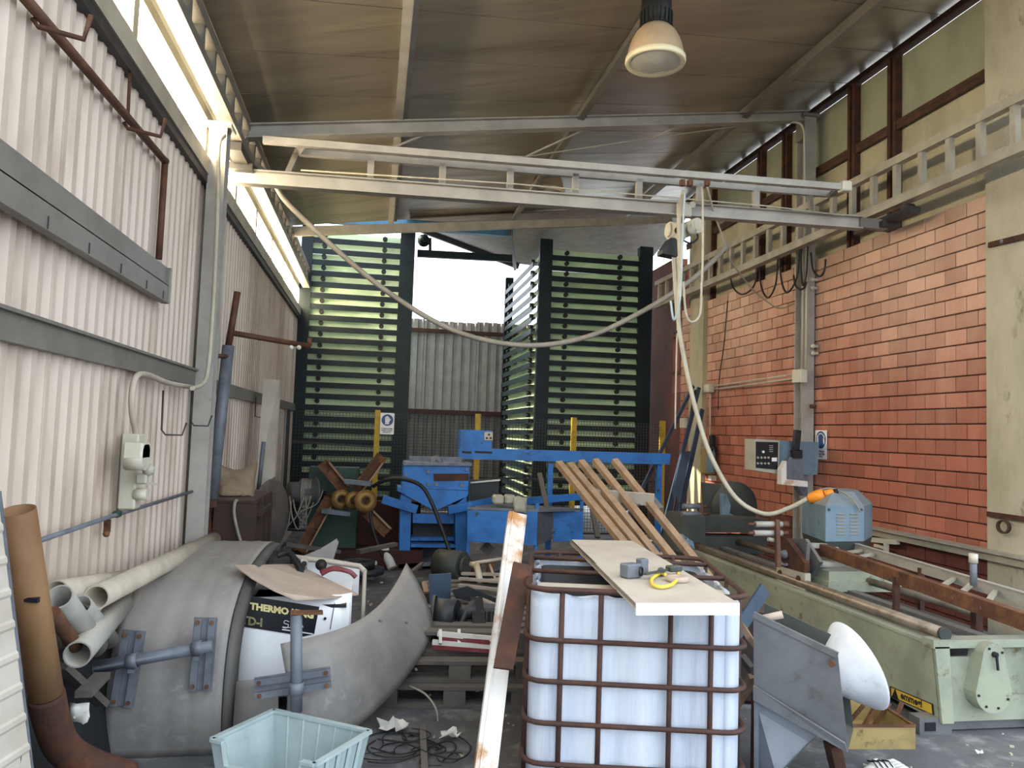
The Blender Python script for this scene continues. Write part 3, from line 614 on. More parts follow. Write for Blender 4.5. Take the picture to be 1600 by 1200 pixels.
# electric socket box
xb = -1.30; c = at(204, 735, x=xb)
t = thing('socket_box', 'pale grey electric box with open broken socket on the corrugated wall', 'electric box', c)
b = MB(); b.box(at(205, 736, x=-1.335), (.09, .12, .42), ch=.008); b.build('back_box', MT['box_beige'], t)
b = MB(); cc = at(213, 713, x=-1.25); b.tube(cc+V((-.05, 0, 0)), cc+V((.05, 0, 0)), .075, 20).box(cc+V((0, 0, .03)), (.10, .15, .09), ch=.01); b.build('switch_housing', MT['box_beige'], t)
b = MB(); cc = at(222, 748, x=-1.25); b.box(cc, (.06, .05, .06), ch=.01).ball(cc+V((.03, 0, .05)), .035, 8, 5).bar(cc+V((0, 0, -.02)), cc+V((.09, .0, -.03)), .012, .012); b.build('broken_socket', MT['box_grey'], t)
b = MB(); cc = at(222, 772, x=-1.26); b.tube(cc+V((-.04, 0, 0)), cc+V((.03, 0, 0)), .035, 14); b.build('socket_cap', MT['box_beige'], t)
cable('conduit_hose', 'flexible pale conduit looping from the girt down to the socket box', [at(x, y, x=-1.32) for x, y in ((300, 605), (262, 598), (228, 585), (212, 590), (206, 620), (207, 650), (212, 675), (212, 690))], .018, MT['pale_pipe'])
cable('column_conduit', 'pale conduit bending over the top of the eave column', [at(x, y, x=-1.24) for x, y in ((351, 212), (343, 222), (341, 250), (341, 290), (338, 380), (333, 480), (326, 570), (318, 598), (300, 607))], .016, MT['cable_pale'])
for q, wd in (((255, 610), 'between the socket box and the column'), ((300, 605), 'touching the eave column')):
    b = MB(); p = at(*q, x=-1.33); b.path([p, p+V((.01, -.02, -.25)), p+V((.03, 0, -.28)), p+V((.12, .04, -.28)), p+V((.14, .05, -.2))], .006, 5); tag(b.build('wire_hook', MT['dark_steel']), 'thin bent wire hook hanging on the girt ' + wd, 'hook')
b = MB(); p = at(400, 620, x=-1.33); b.path([p, p+V((.0, 0, -.22)), p+V((.1, .03, -.24)), p+V((.12, .05, -.14))], .007, 5); tag(b.build('wire_hook', MT['dark_steel']), 'thin bent wire hook hanging in front of the tall white board', 'hook')
t = thing('wall_pipe', 'thin steel pipe running along the foot of the corrugated wall', 'pipe', at(170, 815, x=-1.33))
b = MB(); b.path([at(40, 852, x=-1.33), at(170, 808, x=-1.33), at(300, 768, x=-1.33)], .012, 8); b.build('tube', MT['zinc'], t)
b = MB(); c = at(183, 803, x=-1.33); b.box(c, (.035, .06, .035), ch=.006); b.build('fitting', MT['green_stand'], t, label='green pipe fitting')
b = MB(); b.bar(at(168, 812, x=-1.35), at(167, 832, x=-1.35), .03, .02, (0, 1, 0)).ball(at(166, 834, x=-1.34), .018, 8, 5); b.build('clip', MT['rust'], t)
# ================================================================== CORNER BY THE EAVE COLUMN
t = thing('pipe_stand', 'rusty upright pipe with a crooked arm beside the eave column', 'pipe', at(338, 790, y=6.9))
p0, p1, p2 = at(330, 785, y=6.75), at(357, 540, y=6.75), at(371, 456, y=6.75)
b = MB(); b.tube(p0, p1, .05, 12); b.build('lower_pipe', MT['zinc'], t); b = MB(); b.tube(p1, p2, .028, 10); b.build('upper_pipe', MT['brown_tube'], t)
b = MB(); a_, c_ = at(361, 520, y=6.75), at(484, 541, y=7.2); b.tube(a_, c_, .024, 10).tube(c_, at(484, 528, y=7.2), .02, 8); b.build('arm', MT['brown_tube'], t)
b = MB(); b.tube(at(336, 556, y=6.6), at(360, 557, y=6.75), .018, 8); b.build('clamp', MT['brown_tube'], t)
for px in (455, 467): b = MB(); b.ball(at(px, 543, y=7.05), .022, 8, 5); b.build('bolt', MT['white_scrap'], t)
b = MB(); pts = [at(412, 592, y=9.0), at(437, 594, y=9.0), at(428, 745, y=8.7), at(398, 770, y=8.7)]; b.prism(pts, (.01, .05, 0)); tag(b.build('tall_board', MT['white_board']), 'tall white board leaning on the corrugated wall near the rack', 'board')
b = MB(); b.tube(at(412, 690, y=8.5), at(404, 765, y=8.5), .022, 8); tag(b.build('short_rod', MT['zinc']), 'short grey rod standing in front of the tall white board', 'rod')
t = thing('steel_cabinet', 'dark brown open steel cabinet frame beside the eave column', 'cabinet', at(365, 860, y=8.0))
f0, f1 = at(335, 782, y=6.72), at(361, 779, y=6.72)
tl, tr = at(333, 784, y=6.72), at(412, 766, y=8.0)
bx = MB(); z1 = tl.z
x0, y0_ = tl.x, tl.y; x1 = x0+.32; y1_ = 7.75
bx.box(((x0+x1)/2, y0_+.01, z1/2), (x1-x0, .02, z1)); bx.box((x0+.01, (y0_+y1_)/2, z1/2), (.02, y1_-y0_, z1)); bx.box(((x0+x1)/2, (y0_+y1_)/2, z1), (x1-x0+.03, y1_-y0_, .03)); bx.build('body', MT['brown_box'], t)
b = MB()
for yy in (y0_+.03, y0_+.4, y0_+.75, y1_): b.box((x1, yy, z1/2), (.05, .05, z1))
b.build('upright', MT['brown_box'], t)
b = MB(); b.box((x1+.01, (y0_+y1_)/2+.1, z1-.12), (.05, y1_-y0_-.3, .05)); b.build('crossbar', MT['brown_box'], t)
t = thing('sack', 'dusty brown burlap sack lying on top of the steel cabinet', 'sack', at(368, 775, y=7.1))
b = MB(); rows = []; c0, c1, c2_, c3_ = at(341, 726, y=7.2), at(399, 723, y=7.45), at(394, 775, y=7.1), at(344, 774, y=7.0)
for i in range(7):
    v_ = i/6; row = []
    for j in range(9):
        u = j/8; p = on(on(c0, c1, u), on(c3_, c2_, u), v_); bul = math.sin(math.pi*u)*math.sin(math.pi*min(1, v_*.9+.1)); p = p + V((.0, -.10*bul, -.06*math.sin(math.pi*u)*(1-v_))) + V((random.uniform(-1, 1), random.uniform(-1, 1), random.uniform(-1, 1)))*.006; row.append(p)
    rows.append(row)
b.sheet(rows, .12, True, (0, -1, 0)); b.build('cloth', MT['burlap'], t)
b = MB(); c = at(423, 806, y=8.4); b.lathe(c+V((-.02, 0, 0)), (.93, -.38, 0), [(0, 0), (.37, 0), (.385, .015), (.37, .03), (0, .03)], 36); tag(b.build('round_disc', MT['wood_grey']), 'big round dark wooden disc standing on edge beside the cabinet', 'disc')
cable('drooping_hose', 'thin grey hose drooping over the front of the steel cabinet', [at(x, y, y=6.68) for x, y in ((371, 781), (367, 786), (366, 805), (374, 840), (384, 865))], .014, MT['cable_grey'])
t = thing('steel_bracket', 'rusty angled steel bracket on the floor below the eave column', 'bracket', at(325, 850, y=7.0))
b = MB(); pz = at(340, 885, y=6.5); pz.z = 0; b.bar(at(320, 795, y=6.55), pz, .08, .03, (0, 1, 0)); b.bar(at(308, 790, y=6.5), at(338, 786, y=6.55), .05, .06); b.build('angle', MT['rust_dark'], t)
for q0, q1, r, wd in (((285, 860), (325, 832), .02, 'grey offcut tube slanting below the eave column'), ((298, 838), (330, 833), .012, 'thin bent rod lying below the eave column')):
    b = MB(); b.tube(at(*q0, y=6.5), at(*q1, y=6.6), r, 8); tag(b.build('offcut_tube', MT['pale_pipe']), wd, 'tube')
# ================================================================== DECOILER
dc = at(590, 778, y=9.6)
t = thing('decoiler', 'coil holder with four rusty channel arms, worn golden rollers and green stand', 'machine', V((at(520, 860, y=9.9).x, 9.9, 0)))
b = MB(); b.box((at(520, 800, y=10.1).x, 10.1, .62), (.62, .3, 1.24), ch=.01); b.build('stand', MT['green_stand'], t)
b = MB(); b.box((at(560, 850, y=10).x, 10.0, .12), (1.6, .5, .24)); b.box((at(590, 830, y=10.3).x, 10.35, .42), (1.1, .1, .75)); b.build('base', MT['dark_red'], t)
for (q0, q1, wd) in (((504, 722), (540, 766), .10), ((597, 712), (556, 768), .10), ((516, 778), (470, 862), .09), ((574, 800), (606, 832), .07)):
    p0, p1 = at(*q0, y=9.6), at(*q1, y=9.6); dd = (p1-p0).normalized(); n_ = dd.cross(V((0, 1, 0)))
    b = MB(); b.bar(p0, p1, .14, .02, (0, 1, 0)).bar(p0+n_*.06, p1+n_*.06, .02, .08, (0, 1, 0)).bar(p0-n_*.06+V((0, -.02, 0)), p1-n_*.06+V((0, -.02, 0)), .02, .08, (0, 1, 0)); o = b.build('arm', MT['rust'], t)
    b = MB(); b.bar(on(p0, p1, .12)+n_*.06+V((0, -.05, 0)), on(p0, p1, .95)+n_*.06+V((0, -.05, 0)), .02, .03, (0, 1, 0)); b.build('worn_edge', MT['wood'], o, label='pale worn edge')
for q0, q1 in (((539, 752), (580, 756)), ((504, 798), (548, 803))):
    b = MB(); b.bar(at(*q0, y=9.45), at(*q1, y=9.4), .1, .05); b.build('clamp_plate', MT['zinc'], t)
b = MB(); b.tube(at(500, 774, y=10), at(566, 780, y=9.4), .06, 12); b.build('shaft', MT['steel_rod'], t)
for q, r, yy in (((533, 780), .12, 9.5), ((553, 782), .11, 9.45), ((571, 783), .135, 9.3)):
    c = at(*q, y=yy); b = MB(); b.lathe(c, (.35, -1, 0), [(.04, -.06), (r*.7, -.06), (r, -.02), (r, .02), (r*.55, .035), (.045, .03), (.045, -.06)], 24); b.build('roller', MT['hub_gold'], t)
cable('press_hose', 'black hose arching from the decoiler over the blue press to the floor', [at(x, y, y=yy) for x, y, yy in ((583, 760, 9.5), (600, 751, 9.4), (625, 748, 9.3), (655, 757, 9.2), (672, 780, 9.15), (690, 825, 9.1), (704, 865, 9.0), (714, 888, 8.9))], .024, MT['cable_black'], 'hose', n=8)
cable('thin_hose', 'thin black hose hanging from the decoiler to the scrap', [at(x, y, y=9.2) for x, y in ((578, 800), (582, 825), (590, 850), (598, 870))], .018, MT['cable_black'], 'hose')
t = thing('rope_drum', 'grey drum wound with wire rope, loops hanging down', 'drum', at(478, 840, y=10))
b = MB(); c = at(470, 768, y=9.9); ax = V((.9, .4, 0)); b.lathe(c, ax, [(0, -.14), (.12, -.14), (.12, .0), (.15, .0), (.15, .16), (.19, .16), (.19, .19), (0, .19)], 24); b.build('drum', MT['steel_plate'], t)
b = MB()
for k in range(6): b.path([c+ax*(.02+k*.022)+V((0, math.cos(a)*.155, math.sin(a)*.155)) for a in [2*math.pi*i/18 for i in range(18)]], .01, 5, closed=True)
b.build('wound_rope', MT['cable_grey'], t)
b = MB()
for k, (q0, qm, q1) in enumerate((((453, 775), (460, 812), (478, 770)), ((452, 775), (468, 826), (486, 775)), ((457, 775), (476, 815), (490, 785)), ((478, 775), (484, 860), (470, 840)), ((455, 780), (440, 840), (436, 858)), ((505, 765), (470, 800), (447, 826)))):
    b.path(spline([at(*q0, y=9.8), at((q0[0]*.7+qm[0]*.3), q0[1]*.35+qm[1]*.65, y=9.75), at(*qm, y=9.75), at(*q1, y=9.8)], 6), .009, 5)
b.build('rope_loop', MT['cable_grey'], t)
# ================================================================== BLUE PRESS
t = thing('blue_press', 'scratched blue profile press on two legs with a pointed hopper', 'machine', V((.95, 9.9, 0)))
BY = 9.75
def quad(b, pts, y, dy): b.prism([at(*q, y=y) for q in pts], (0, dy, 0)); return b
b = MB(); quad(b, ((631, 727), (734, 727), (731, 766), (628, 762)), BY, .55); b.build('press_head', MT['blue_paint'], t)
b = MB(); quad(b, ((677, 740), (733, 740), (732, 751), (678, 752)), BY-.004, .01); b.build('slot', MT['rust_dark'], t)
b = MB(); quad(b, ((633, 722), (738, 724), (737, 728), (631, 727)), BY-.05, .6); quad(b, ((640, 713), (722, 715), (722, 723), (640, 722)), BY+.3, .12); b.build('top_plate', MT['zinc'], t)
for q in ((669, 737), (669, 757), (682, 757), (721, 758), (635, 742), (729, 734)): b = MB(); c = at(*q, y=BY); b.tube(c, c+V((0, -.025, 0)), .022, 8); b.build('bolt', MT['zinc'], t)
b = MB(); c = at(681, 722, y=BY+.15); b.lathe(c, (0, -1, 0), [(.07, 0), (.085, .01), (.085, .05), (.06, .06), (.02, .05)], 20); b.build('hand_wheel', MT['zinc'], t)
b = MB(); quad(b, ((622, 762), (732, 767), (731, 775), (682, 797), (675, 796), (621, 767)), BY-.03, .5); b.build('hopper', MT['blue_paint'], t)
for pts in (((626, 772), (643, 776), (640, 882), (623, 882)), ((711, 790), (729, 775), (728, 872), (712, 875))):
    b = MB(); quad(b, pts, BY+.02, .4); b.build('leg', MT['blue_paint'], t)
for pts, yy, dy in ((((645, 803), (710, 803), (709, 818), (645, 817)), BY+.1, .06), (((642, 840), (712, 840), (712, 845), (642, 845)), BY+.2, .3), (((642, 850), (712, 852), (712, 856), (642, 855)), BY+.05, .4)):
    b = MB(); quad(b, pts, yy, dy); b.build('step', MT['blue_paint'], t)
b = MB(); quad(b, ((645, 818), (710, 818), (710, 880), (645, 880)), BY+.38, .02); b.build('back_sheet', MT['scrap_black'], t)
b = MB(); b.bar(at(598, 780, y=BY-.1), at(652, 796, y=BY-.15), .05, .10); b.build('guide_arm', MT['blue_paint'], t)
b = MB(); b.bar(at(700, 797, y=BY-.15), at(770, 783, y=BY), .05, .1); b.build('guide_arm', MT['blue_paint'], t)
b = MB(); quad(b, ((623, 882), (729, 874), (729, 880), (623, 888)), BY, .5); b.build('foot_rail', MT['zinc'], t)
t = thing('blue_beam', 'long blue profile stop beam with motor box running across the press', 'machine', V((2.6, 10.4, 0)))
b = MB(); b.prism([at(718, 700, y=10.3), at(1048, 709, y=10.3), at(1046, 726, y=10.3), at(716, 717, y=10.3)], (0, .16, 0)); b.build('beam', MT['blue_paint'], t)
for q0, q1 in (((722, 706), (737, 707)), ((742, 706), (769, 707))): b = MB(); b.prism([at(q0[0], q0[1]-1.5, y=10.295), at(q1[0], q1[1]-1.5, y=10.295), at(q1[0], q1[1]+1.8, y=10.295), at(q0[0], q0[1]+1.8, y=10.295)], (0, .01, 0)); b.build('slot', MT['black_rubber'], t)
b = MB(); b.prism([at(720, 671, y=10.35), at(769, 673, y=10.35), at(768, 701, y=10.35), at(719, 700, y=10.35)], (0, .3, 0)); b.build('motor_box', MT['blue_paint'], t)
b = MB(); b.prism([at(757, 675, y=10.33), at(770, 675, y=10.33), at(770, 688, y=10.33), at(757, 688, y=10.33)], (0, .05, 0)); o = b.build('switch_box', MT['white_board'], t)
for q in ((764, 679), (760.5, 684.5), (766.5, 684.5)): b = MB(); c = at(*q, y=10.33); b.tube(c, c+V((0, -.015, 0)), .014, 10); b.build('push_button', MT['black_rubber'], o)
for px in (730, 860, 1030): b = MB(); c = at(px, 722, y=10.38); b.box((c.x, c.y, c.z/2-.02), (.07, .07, c.z)); b.build('leg', MT['blue_paint'], t)
t = thing('blue_trestle', 'lower blue tray table with a sheet metal apron beside the press', 'table', V((1.9, 9.4, 0)))
b = MB(); quad(b, ((730, 797), (840, 800), (839, 852), (730, 846)), 9.2, .02); b.build('apron', MT['blue_paint'], t)
b = MB(); quad(b, ((865, 799), (911, 799), (911, 846), (865, 846)), 9.6, .02); b.build('apron', MT['blue_paint'], t)
b = MB(); b.prism([at(840, 800, y=9.2), at(864, 799, y=9.6), at(863, 842, y=9.6), at(840, 852, y=9.2)], (0, .02, 0)); b.build('end_panel', MT['steel_plate'], t)
b = MB(); b.prism([at(730, 796, y=9.2), at(842, 800, y=9.2), at(912, 798, y=9.62), at(780, 790, y=9.7)], (0, 0, .03)); b.build('table_top', MT['zinc'], t)
b = MB(); b.bar(at(820, 783, y=10.0), at(915, 775, y=10.2), .05, .09); b.build('side_rail', MT['blue_paint'], t)
for px, yy in ((732, 9.25), (838, 9.25), (908, 9.65)):
    b = MB(); c = at(px, 830, y=yy); b.box((c.x, c.y, .45), (.04, .04, .9)); b.build('leg', MT['blue_paint'], t)
for k, (px, wd) in enumerate(((778, 'beside the press'), (796, 'with a grey rag on it'))):
    b = MB(); b.box(at(px, 780, y=9.3), (.13, .16, .11), ch=.02); tag(b.build('block', MT['box_grey']), 'whitish block on the blue tray table, ' + wd, 'block')
b = MB(); rows = [[at(803+i*5, 775+j*8+abs(i-1.5)*1.5, y=9.2+random.uniform(-.03, .03)-j*.02) for i in range(5)] for j in range(4)]; b.sheet(rows, .02); tag(b.build('rag', MT['box_grey']), 'crumpled grey rag hanging off the block on the tray table', 'rag')
b = MB(); quad(b, ((736, 750), (780, 748), (778, 790), (735, 790)), 10.0, .02); tag(b.build('metal_sheet', MT['scrap_black']), 'dark metal sheet standing behind the blue press', 'sheet')
b = MB(); b.bar(at(735, 754, y=9.98), at(781, 750, y=9.98), .05, .02); tag(b.build('white_strip', MT['white_scrap']), 'narrow white strip along the top edge of the dark metal sheet', 'strip')
for q0, q1, wd in (((843, 740), (856, 800), 'leaning on the blue tray table'), ((922, 780), (934, 840), 'leaning behind the wooden rack')):
    b = MB(); b.bar(at(*q0, y=9.9), at(*q1, y=9.5), .06, .04, (0, 1, 0)); tag(b.build('grey_lath', MT['wood_grey']), 'grey lath ' + wd, 'lath')
t = thing('pump_motor', 'dark round electric motor on the floor by the press leg', 'motor', V((at(705, 865, y=9.0).x, 9.0, 0)))
b = MB(); c = at(705, 868, y=9.0); c.z = .2; b.tube(c+V((-.14, .1, 0)), c+V((.13, -.1, 0)), .17, 18).tube(c+V((.13, -.1, 0)), c+V((.17, -.13, 0)), .12, 18).box(c+V((0, 0, -.14)), (.3, .28, .1)); b.build('housing', MT['machine_dark'], t)
for q, r, m, wd in (((742, 868), .08, 'dark_red', 'small dark red paint tin under the tray table'), ((767, 868), .05, 'rust', 'small rusty tin under the tray table')):
    c = at(*q, y=9.3); c.z = 0; b = MB(); b.tube(c, c+V((0, 0, .17)), r, 14).lathe(c+V((0, 0, .17)), (0, 0, 1), [(r*.9, -.0), (r*1.05, .0), (r*1.05, .012), (r*.9, .012)], 14); tag(b.build('tin', MT[m]), wd, 'tin')
b = MB(); c = at(761, 857, y=9.4); b.box(c, (.13, .06, .13), mtx=M.Rotation(.7, 3, 'Y')); tag(b.build('small_plate', MT['wood_grey']), 'small square plate tilted on its corner under the tray table', 'plate')
# yoke ring etc. on the floor near the decoiler
for q, r, h, wd in (((566, 850), .26, .06, 'lower'), ((560, 842), .2, .07, 'upper')):
    c = at(*q, y=9.0); c.z = .1 if r > .23 else .17; b = MB(); b.lathe(c, (0, 0, 1), [(r*.5, 0), (r, 0), (r, h), (r*.5, h), (r*.5, 0)], 24); tag(b.build('ring', MT['scrap_black']), wd + ' dark metal ring stacked on the floor under the decoiler', 'ring')
b = MB(); c = at(577, 905, z=0); e = c+V((0, 0, .17)); b.tube(c, e, .06, 12).lathe(e, (0, 0, 1), [(0, .05), (.08, .035), (.085, -.0), (.06, -.01)], 12); tag(b.build('valve', MT['white_scrap']), 'small white valve with a red cap behind the refrigeration unit', 'valve')
b = MB(); p1 = at(613, 888, z=.03); p0 = at(600, 858, y=p1.y+.12); b.tube(p0, p1, .06, 12); tag(b.build('white_tube', MT['rust_white']), 'short white tube leaning behind the cracked fairing', 'tube')
# ================================================================== FAIRINGS AND THE REFRIGERATION UNIT
XA, XB = -1.29, -.725
t = thing('wheel_fairing', 'big dusty grey curved fairing standing upright by the pipe pile', 'fairing', V((-1.0, 4.6, 0)), 'grey curved fairings')
pf = [(4.38, .0), (4.33, .2), (4.33, .40), (4.38, .56), (4.49, .68), (4.68, .77), (4.92, .83), (5.2, .862), (5.55, .875), (5.9, .87), (6.15, .85)]
pf = [(p.x, p.y) for p in spline([(a, c, 0) for a, c in pf], 3)]
rows = []
for (yy, zz) in pf:
    row = []
    for j in range(17):
        u = j/16; x = XA+(XB-XA)*u; rib = .009 if j in (6, 10, 13) else 0
        row.append((x, yy-rib*1.0+.02*(u-.5)**2, zz+rib*.6))
    rows.append(row)
b = MB(); b.sheet(rows, .012); b.build('shell', MT['fender'], t)
rows = [[(XB+.002, yy, zz), (XB+.038, yy+.02, zz-.015), (XB+.048, yy+.09, zz-.03)] for yy, zz in pf]
b = MB(); b.sheet(rows, .012); b.build('rolled_edge', MT['fender_edge'], t)
def strap_bracket(par, c0, c1, wd, off):
    b = MB(); dd = (c1-c0).normalized(); sd = dd.cross(V(off)).normalized()
    b.bar(c0, c1, wd, .008, off); b.bar(c0+sd*wd*.3+V(off)*.012, c1+sd*wd*.3+V(off)*.012, wd*.3, .02, off); b.bar(c0-sd*wd*.3+V(off)*.012, c1-sd*wd*.3+V(off)*.012, wd*.3, .02, off)
    o = b.build('bracket', MT['zinc'], par)
    for e, s in ((.06, 1), (.06, -1), (.94, 1), (.94, -1)): b = MB(); p = on(c0, c1, e)+sd*s*wd*.3+V(off)*.02; b.tube(p, p+V(off)*.012, .011, 8); b.build('bolt', MT['rust'], o)
fo = V((0, -1, .12))
strap_bracket(t, at(210, 985, y=4.29), at(190, 1103, y=4.30), .115, fo)
strap_bracket(t, at(322, 965, y=4.29), at(313, 1078, y=4.30), .115, fo)
b = MB(); pa, pb = at(112, 1049, y=4.2), at(333, 1009, y=4.2); b.tube(on(pa, pb, .16), pb, .03, 16).tube(pa, on(pa, pb, .16), .018, 12, r2=.03); b.build('mount_tube', MT['zinc'], t)
for q in ((205, 1033), (307, 1013)):
    c = at(*q, y=4.2); b = MB(); b.lathe(c-(pb-pa).normalized()*.02, pb-pa, [(.033, 0), (.037, 0), (.037, .05), (.033, .05)], 16); b.bar(c+V((0, 0, -.05)), c+V((0, .08, -.05)), .03, .02); b.build('clamp', MT['zinc'], t)
# second fairing, lying on its edge and sweeping back
t = thing('wheel_fairing', 'grey curved fairing sweeping back round the white refrigeration unit', 'fairing', V((0, 4.9, 0)), 'grey curved fairings')
top = [at(q[0], q[1], y=yy) for *q, yy in ((372, 1062, 4.36), (405, 1058, 4.33), (436, 1052, 4.33), (438, 1006, 4.34), (470, 999, 4.37), (508, 990, 4.45), (545, 977, 4.6), (575, 960, 4.82), (600, 937, 5.1), (620, 908, 5.42), (634, 881, 5.75))]
bot = [at(q[0], q[1], y=yy) for *q, yy in ((362, 1180, 4.30), (400, 1180, 4.27), (436, 1178, 4.25), (438, 1178, 4.25), (475, 1170, 4.26), (515, 1155, 4.3), (555, 1135, 4.4), (590, 1105, 4.55), (622, 1072, 4.75), (650, 1035, 5.0), (677, 988, 5.35))]
top2, bot2 = [top[0], top[1], top[2]], [bot[0], bot[1], bot[2]]
T3 = spline(top[3:], 3); B3 = spline(bot[3:], 3)
rows = []
for a_, c_ in zip(T3, B3):
    row = []
    for j in range(9):
        u = j/8; p = on(a_, c_, u); bul = .10*math.sin(math.pi*u); p = p + V((.8, -.6, -.1))*bul*.45; 
        if j in (2, 4, 6): p = p + V((.5, -.7, 0))*.006
        row.append(p)
    rows.append(row)
rows_a = []
for a_, c_ in zip(top2, bot2):
    row = []
    for j in range(9):
        u = .0+j/8; p = on(a_, c_, u); row.append(p + V((0, -.6, 0))*.04*math.sin(math.pi*(.4+.6*u)))
    rows_a.append(row)
b = MB(); b.sheet(rows, .010); b.build('shell', MT['fender'], t)
b = MB(); b.sheet(rows_a, .010); b.build('torn_flap', MT['fender'], t)
fo = V((.15, -1, .05))
strap_bracket(t, at(398, 1076, y=4.20), at(517, 1058, y=4.24), .11, V((.05, -1, 0)))
b = MB(); pa, pb = at(463, 960, y=4.12), at(463, 1112, y=4.12); b.tube(pa, pb, .03, 16); b.build('mount_tube', MT['zinc'], t)
b = MB(); b.bar(pa+V((-.03, 0, .01)), pa+V((.13, .02, .005)), .06, .012); b.build('cap_plate', MT['rust'], t)
b = MB(); p = at(463, 1075, y=4.12); b.lathe(p, (0, 0, 1), [(.033, -.03), (.037, -.03), (.037, .03), (.033, .03)], 16); b.build('clamp', MT['zinc'], t)
for q in ((585, 965), (626, 968), (583, 1028), (640, 1040)):
    c = at(*q, y=4.75 if q[0] < 600 else 5.0); b = MB(); b.tube(c+V((.03, -.07, 0)), c+V((.04, -.09, 0)), .008, 6); b.build('rivet', MT['zinc'], t)
b = MB(); c = [at(395, 892, y=6.4), at(500, 868, y=6.6), at(528, 843, y=6.7), at(520, 850, y=6.9), at(470, 868, y=6.9), at(430, 880, y=6.7)]
pz, pq = at(520, 878, y=6.3), at(470, 871, y=6.3); b.prism([pq, at(500, 858, y=6.35), at(526, 842, y=6.4), at(529, 848, y=6.4), pz, V((pz.x, pz.y, 0)), V((pq.x, pq.y, 0))], (0, .03, 0)); tag(b.build('plastic_offcut', MT['fender']), 'pointed grey plastic offcut sticking up behind the refrigeration unit', 'offcut')
# the unit
UY = 4.85
t = thing('refrigeration_unit', 'white truck refrigeration unit with a black lettered decal between the fairings', 'cooling unit', V((-.4, 5.3, 0)))
ul, ur = at(362, 1000, y=UY).x, at(549, 950, y=UY+.12).x
zt_ = at(470, 928, y=UY).z
TLp, TRp = at(392, 917, y=UY), at(546, 940, y=UY+.1)
zlo = .12
fr = []
def uf(px, py): # a point on the slightly turned front face
    d0 = at(px, py, y=UY); 
    for _ in range(4): d0 = at(px, py, y=UY+(d0.x-ul)*.13)
    return d0
rows = []
for v_ in range(9):
    row = []
    for j in range(11):
        u = j/10; zz = zlo + (zt_-.03-zlo)*v_/8; x = ul+(ur-ul)*u; yy = UY+(x-ul)*.13; ed = max(0, abs(u-.5)-.42)/.08
        row.append(V((x, yy+.05*ed*ed + .03*max(0, v_/8-.88)/.12, zz)))
    rows.append(row)
b = MB(); b.sheet(rows, .02, True, (0, -1, 0)); 
b.box(((ul+ur)/2, UY+.45, (zlo+zt_)/2), (ur-ul-.02, .72, zt_-zlo-.16)); b.build('front_cover', MT['white_unit'], t)
# open rim at the top, frame behind
b = MB(); rim = [at(388, 919, y=UY+.1), at(455, 870, y=5.75), at(520, 878, y=5.8), at(562, 885, y=5.75), at(570, 893, y=5.7), at(566, 935, y=5.1), at(548, 936, y=UY+.15)]
b.path(rim[1:5], .02, 8); b.path([rim[4], at(568, 950, y=5.55), at(565, 1000, y=5.5)], .015, 6); b.build('rim_frame', MT['white_board'], t)
b = MB(); quad(b, ((480, 872), (562, 888), (560, 930), (480, 915)), 5.85, .03); b.build('back_panel', MT['white_unit'], t)
b = MB(); 
b.path(spline([at(433, 868, y=5.6), at(452, 864, y=5.6), at(466, 884, y=5.5), at(470, 893, y=5.4)], 5), .022, 8); b.path(spline([at(440, 862, y=5.65), at(458, 868, y=5.6), at(474, 890, y=5.5)], 5), .014, 6); b.build('cable_loom', MT['cable_black'], t)
b = MB(); b.path(spline([at(502, 897, y=5.4), at(520, 889, y=5.4), at(545, 893, y=5.4), at(556, 902, y=5.4)], 5), .016, 8); b.path(spline([at(500, 894, y=5.5), at(525, 886, y=5.5), at(553, 897, y=5.5)], 5), .012, 6); b.build('refrigerant_pipe', MT['red_paint'], t)
b = MB(); quad(b, ((470, 874), (480, 876), (480, 886), (470, 884)), 5.5, .1); c = at(475, 880, y=5.49); b.build('relay_box', MT['white_board'], t)
b = MB(); c = at(502, 883, y=5.6); b.lathe(c, (0, -1, .3), [(0, 0), (.035, 0), (.04, .02), (.02, .05), (0, .05)], 14); c = at(475, 881, y=5.5); b.tube(c, c+V((0, -.02, 0)), .02, 10); b.build('fan_motor', MT['black_rubber'], t)
b = MB(); b.box(((ul+ur)/2+.02, UY+.3, zt_-.09), (ur-ul-.1, .45, .02)); b.build('dark_tray', MT['scrap_black'], t)
# side seam, screw
xd = V((1, .13, 0)).normalized()
b = MB(); b.bar(uf(523, 942)+V((0, -.004, 0)), uf(516, 983)+V((0, -.004, 0)), .004, .004, (0, 1, 0)); c = uf(508, 966); b.tube(c+V((0, -.004, 0)), c+V((0, -.012, 0)), .009, 8); b.build('panel_seam', MT['decal_black'], t)
b = MB(); poly = [(391, 931), (499, 948), (491, 990), (474, 994), (447, 989), (375, 978), (372, 971), (376, 963), (383, 957), (389, 946)]
of = V((.0, -.006, 0)); b.prism([uf(*q)+of for q in poly], (0, .004, 0)); dec = b.build('decal', MT['decal_black'], t)
def tline(s, q, q2, sz, m, **kw):
    a_, c_ = uf(*q)+V((0, -.0075, 0)), uf(*q2)+V((0, -.0075, 0)); x_ = (c_-a_).normalized(); return text(s, sz, a_, x_, (0, 0, 1), m, dec, ext=.0005, **kw)
tline('THERMO KING', (391, 951), (498, 967), .054, MT['decal_yellow'], bold=.0028, xs=1.04)
tline('TD-I', (377, 974), (420, 980), .068, MT['decal_yellow'], outline=.0012, xs=.95)
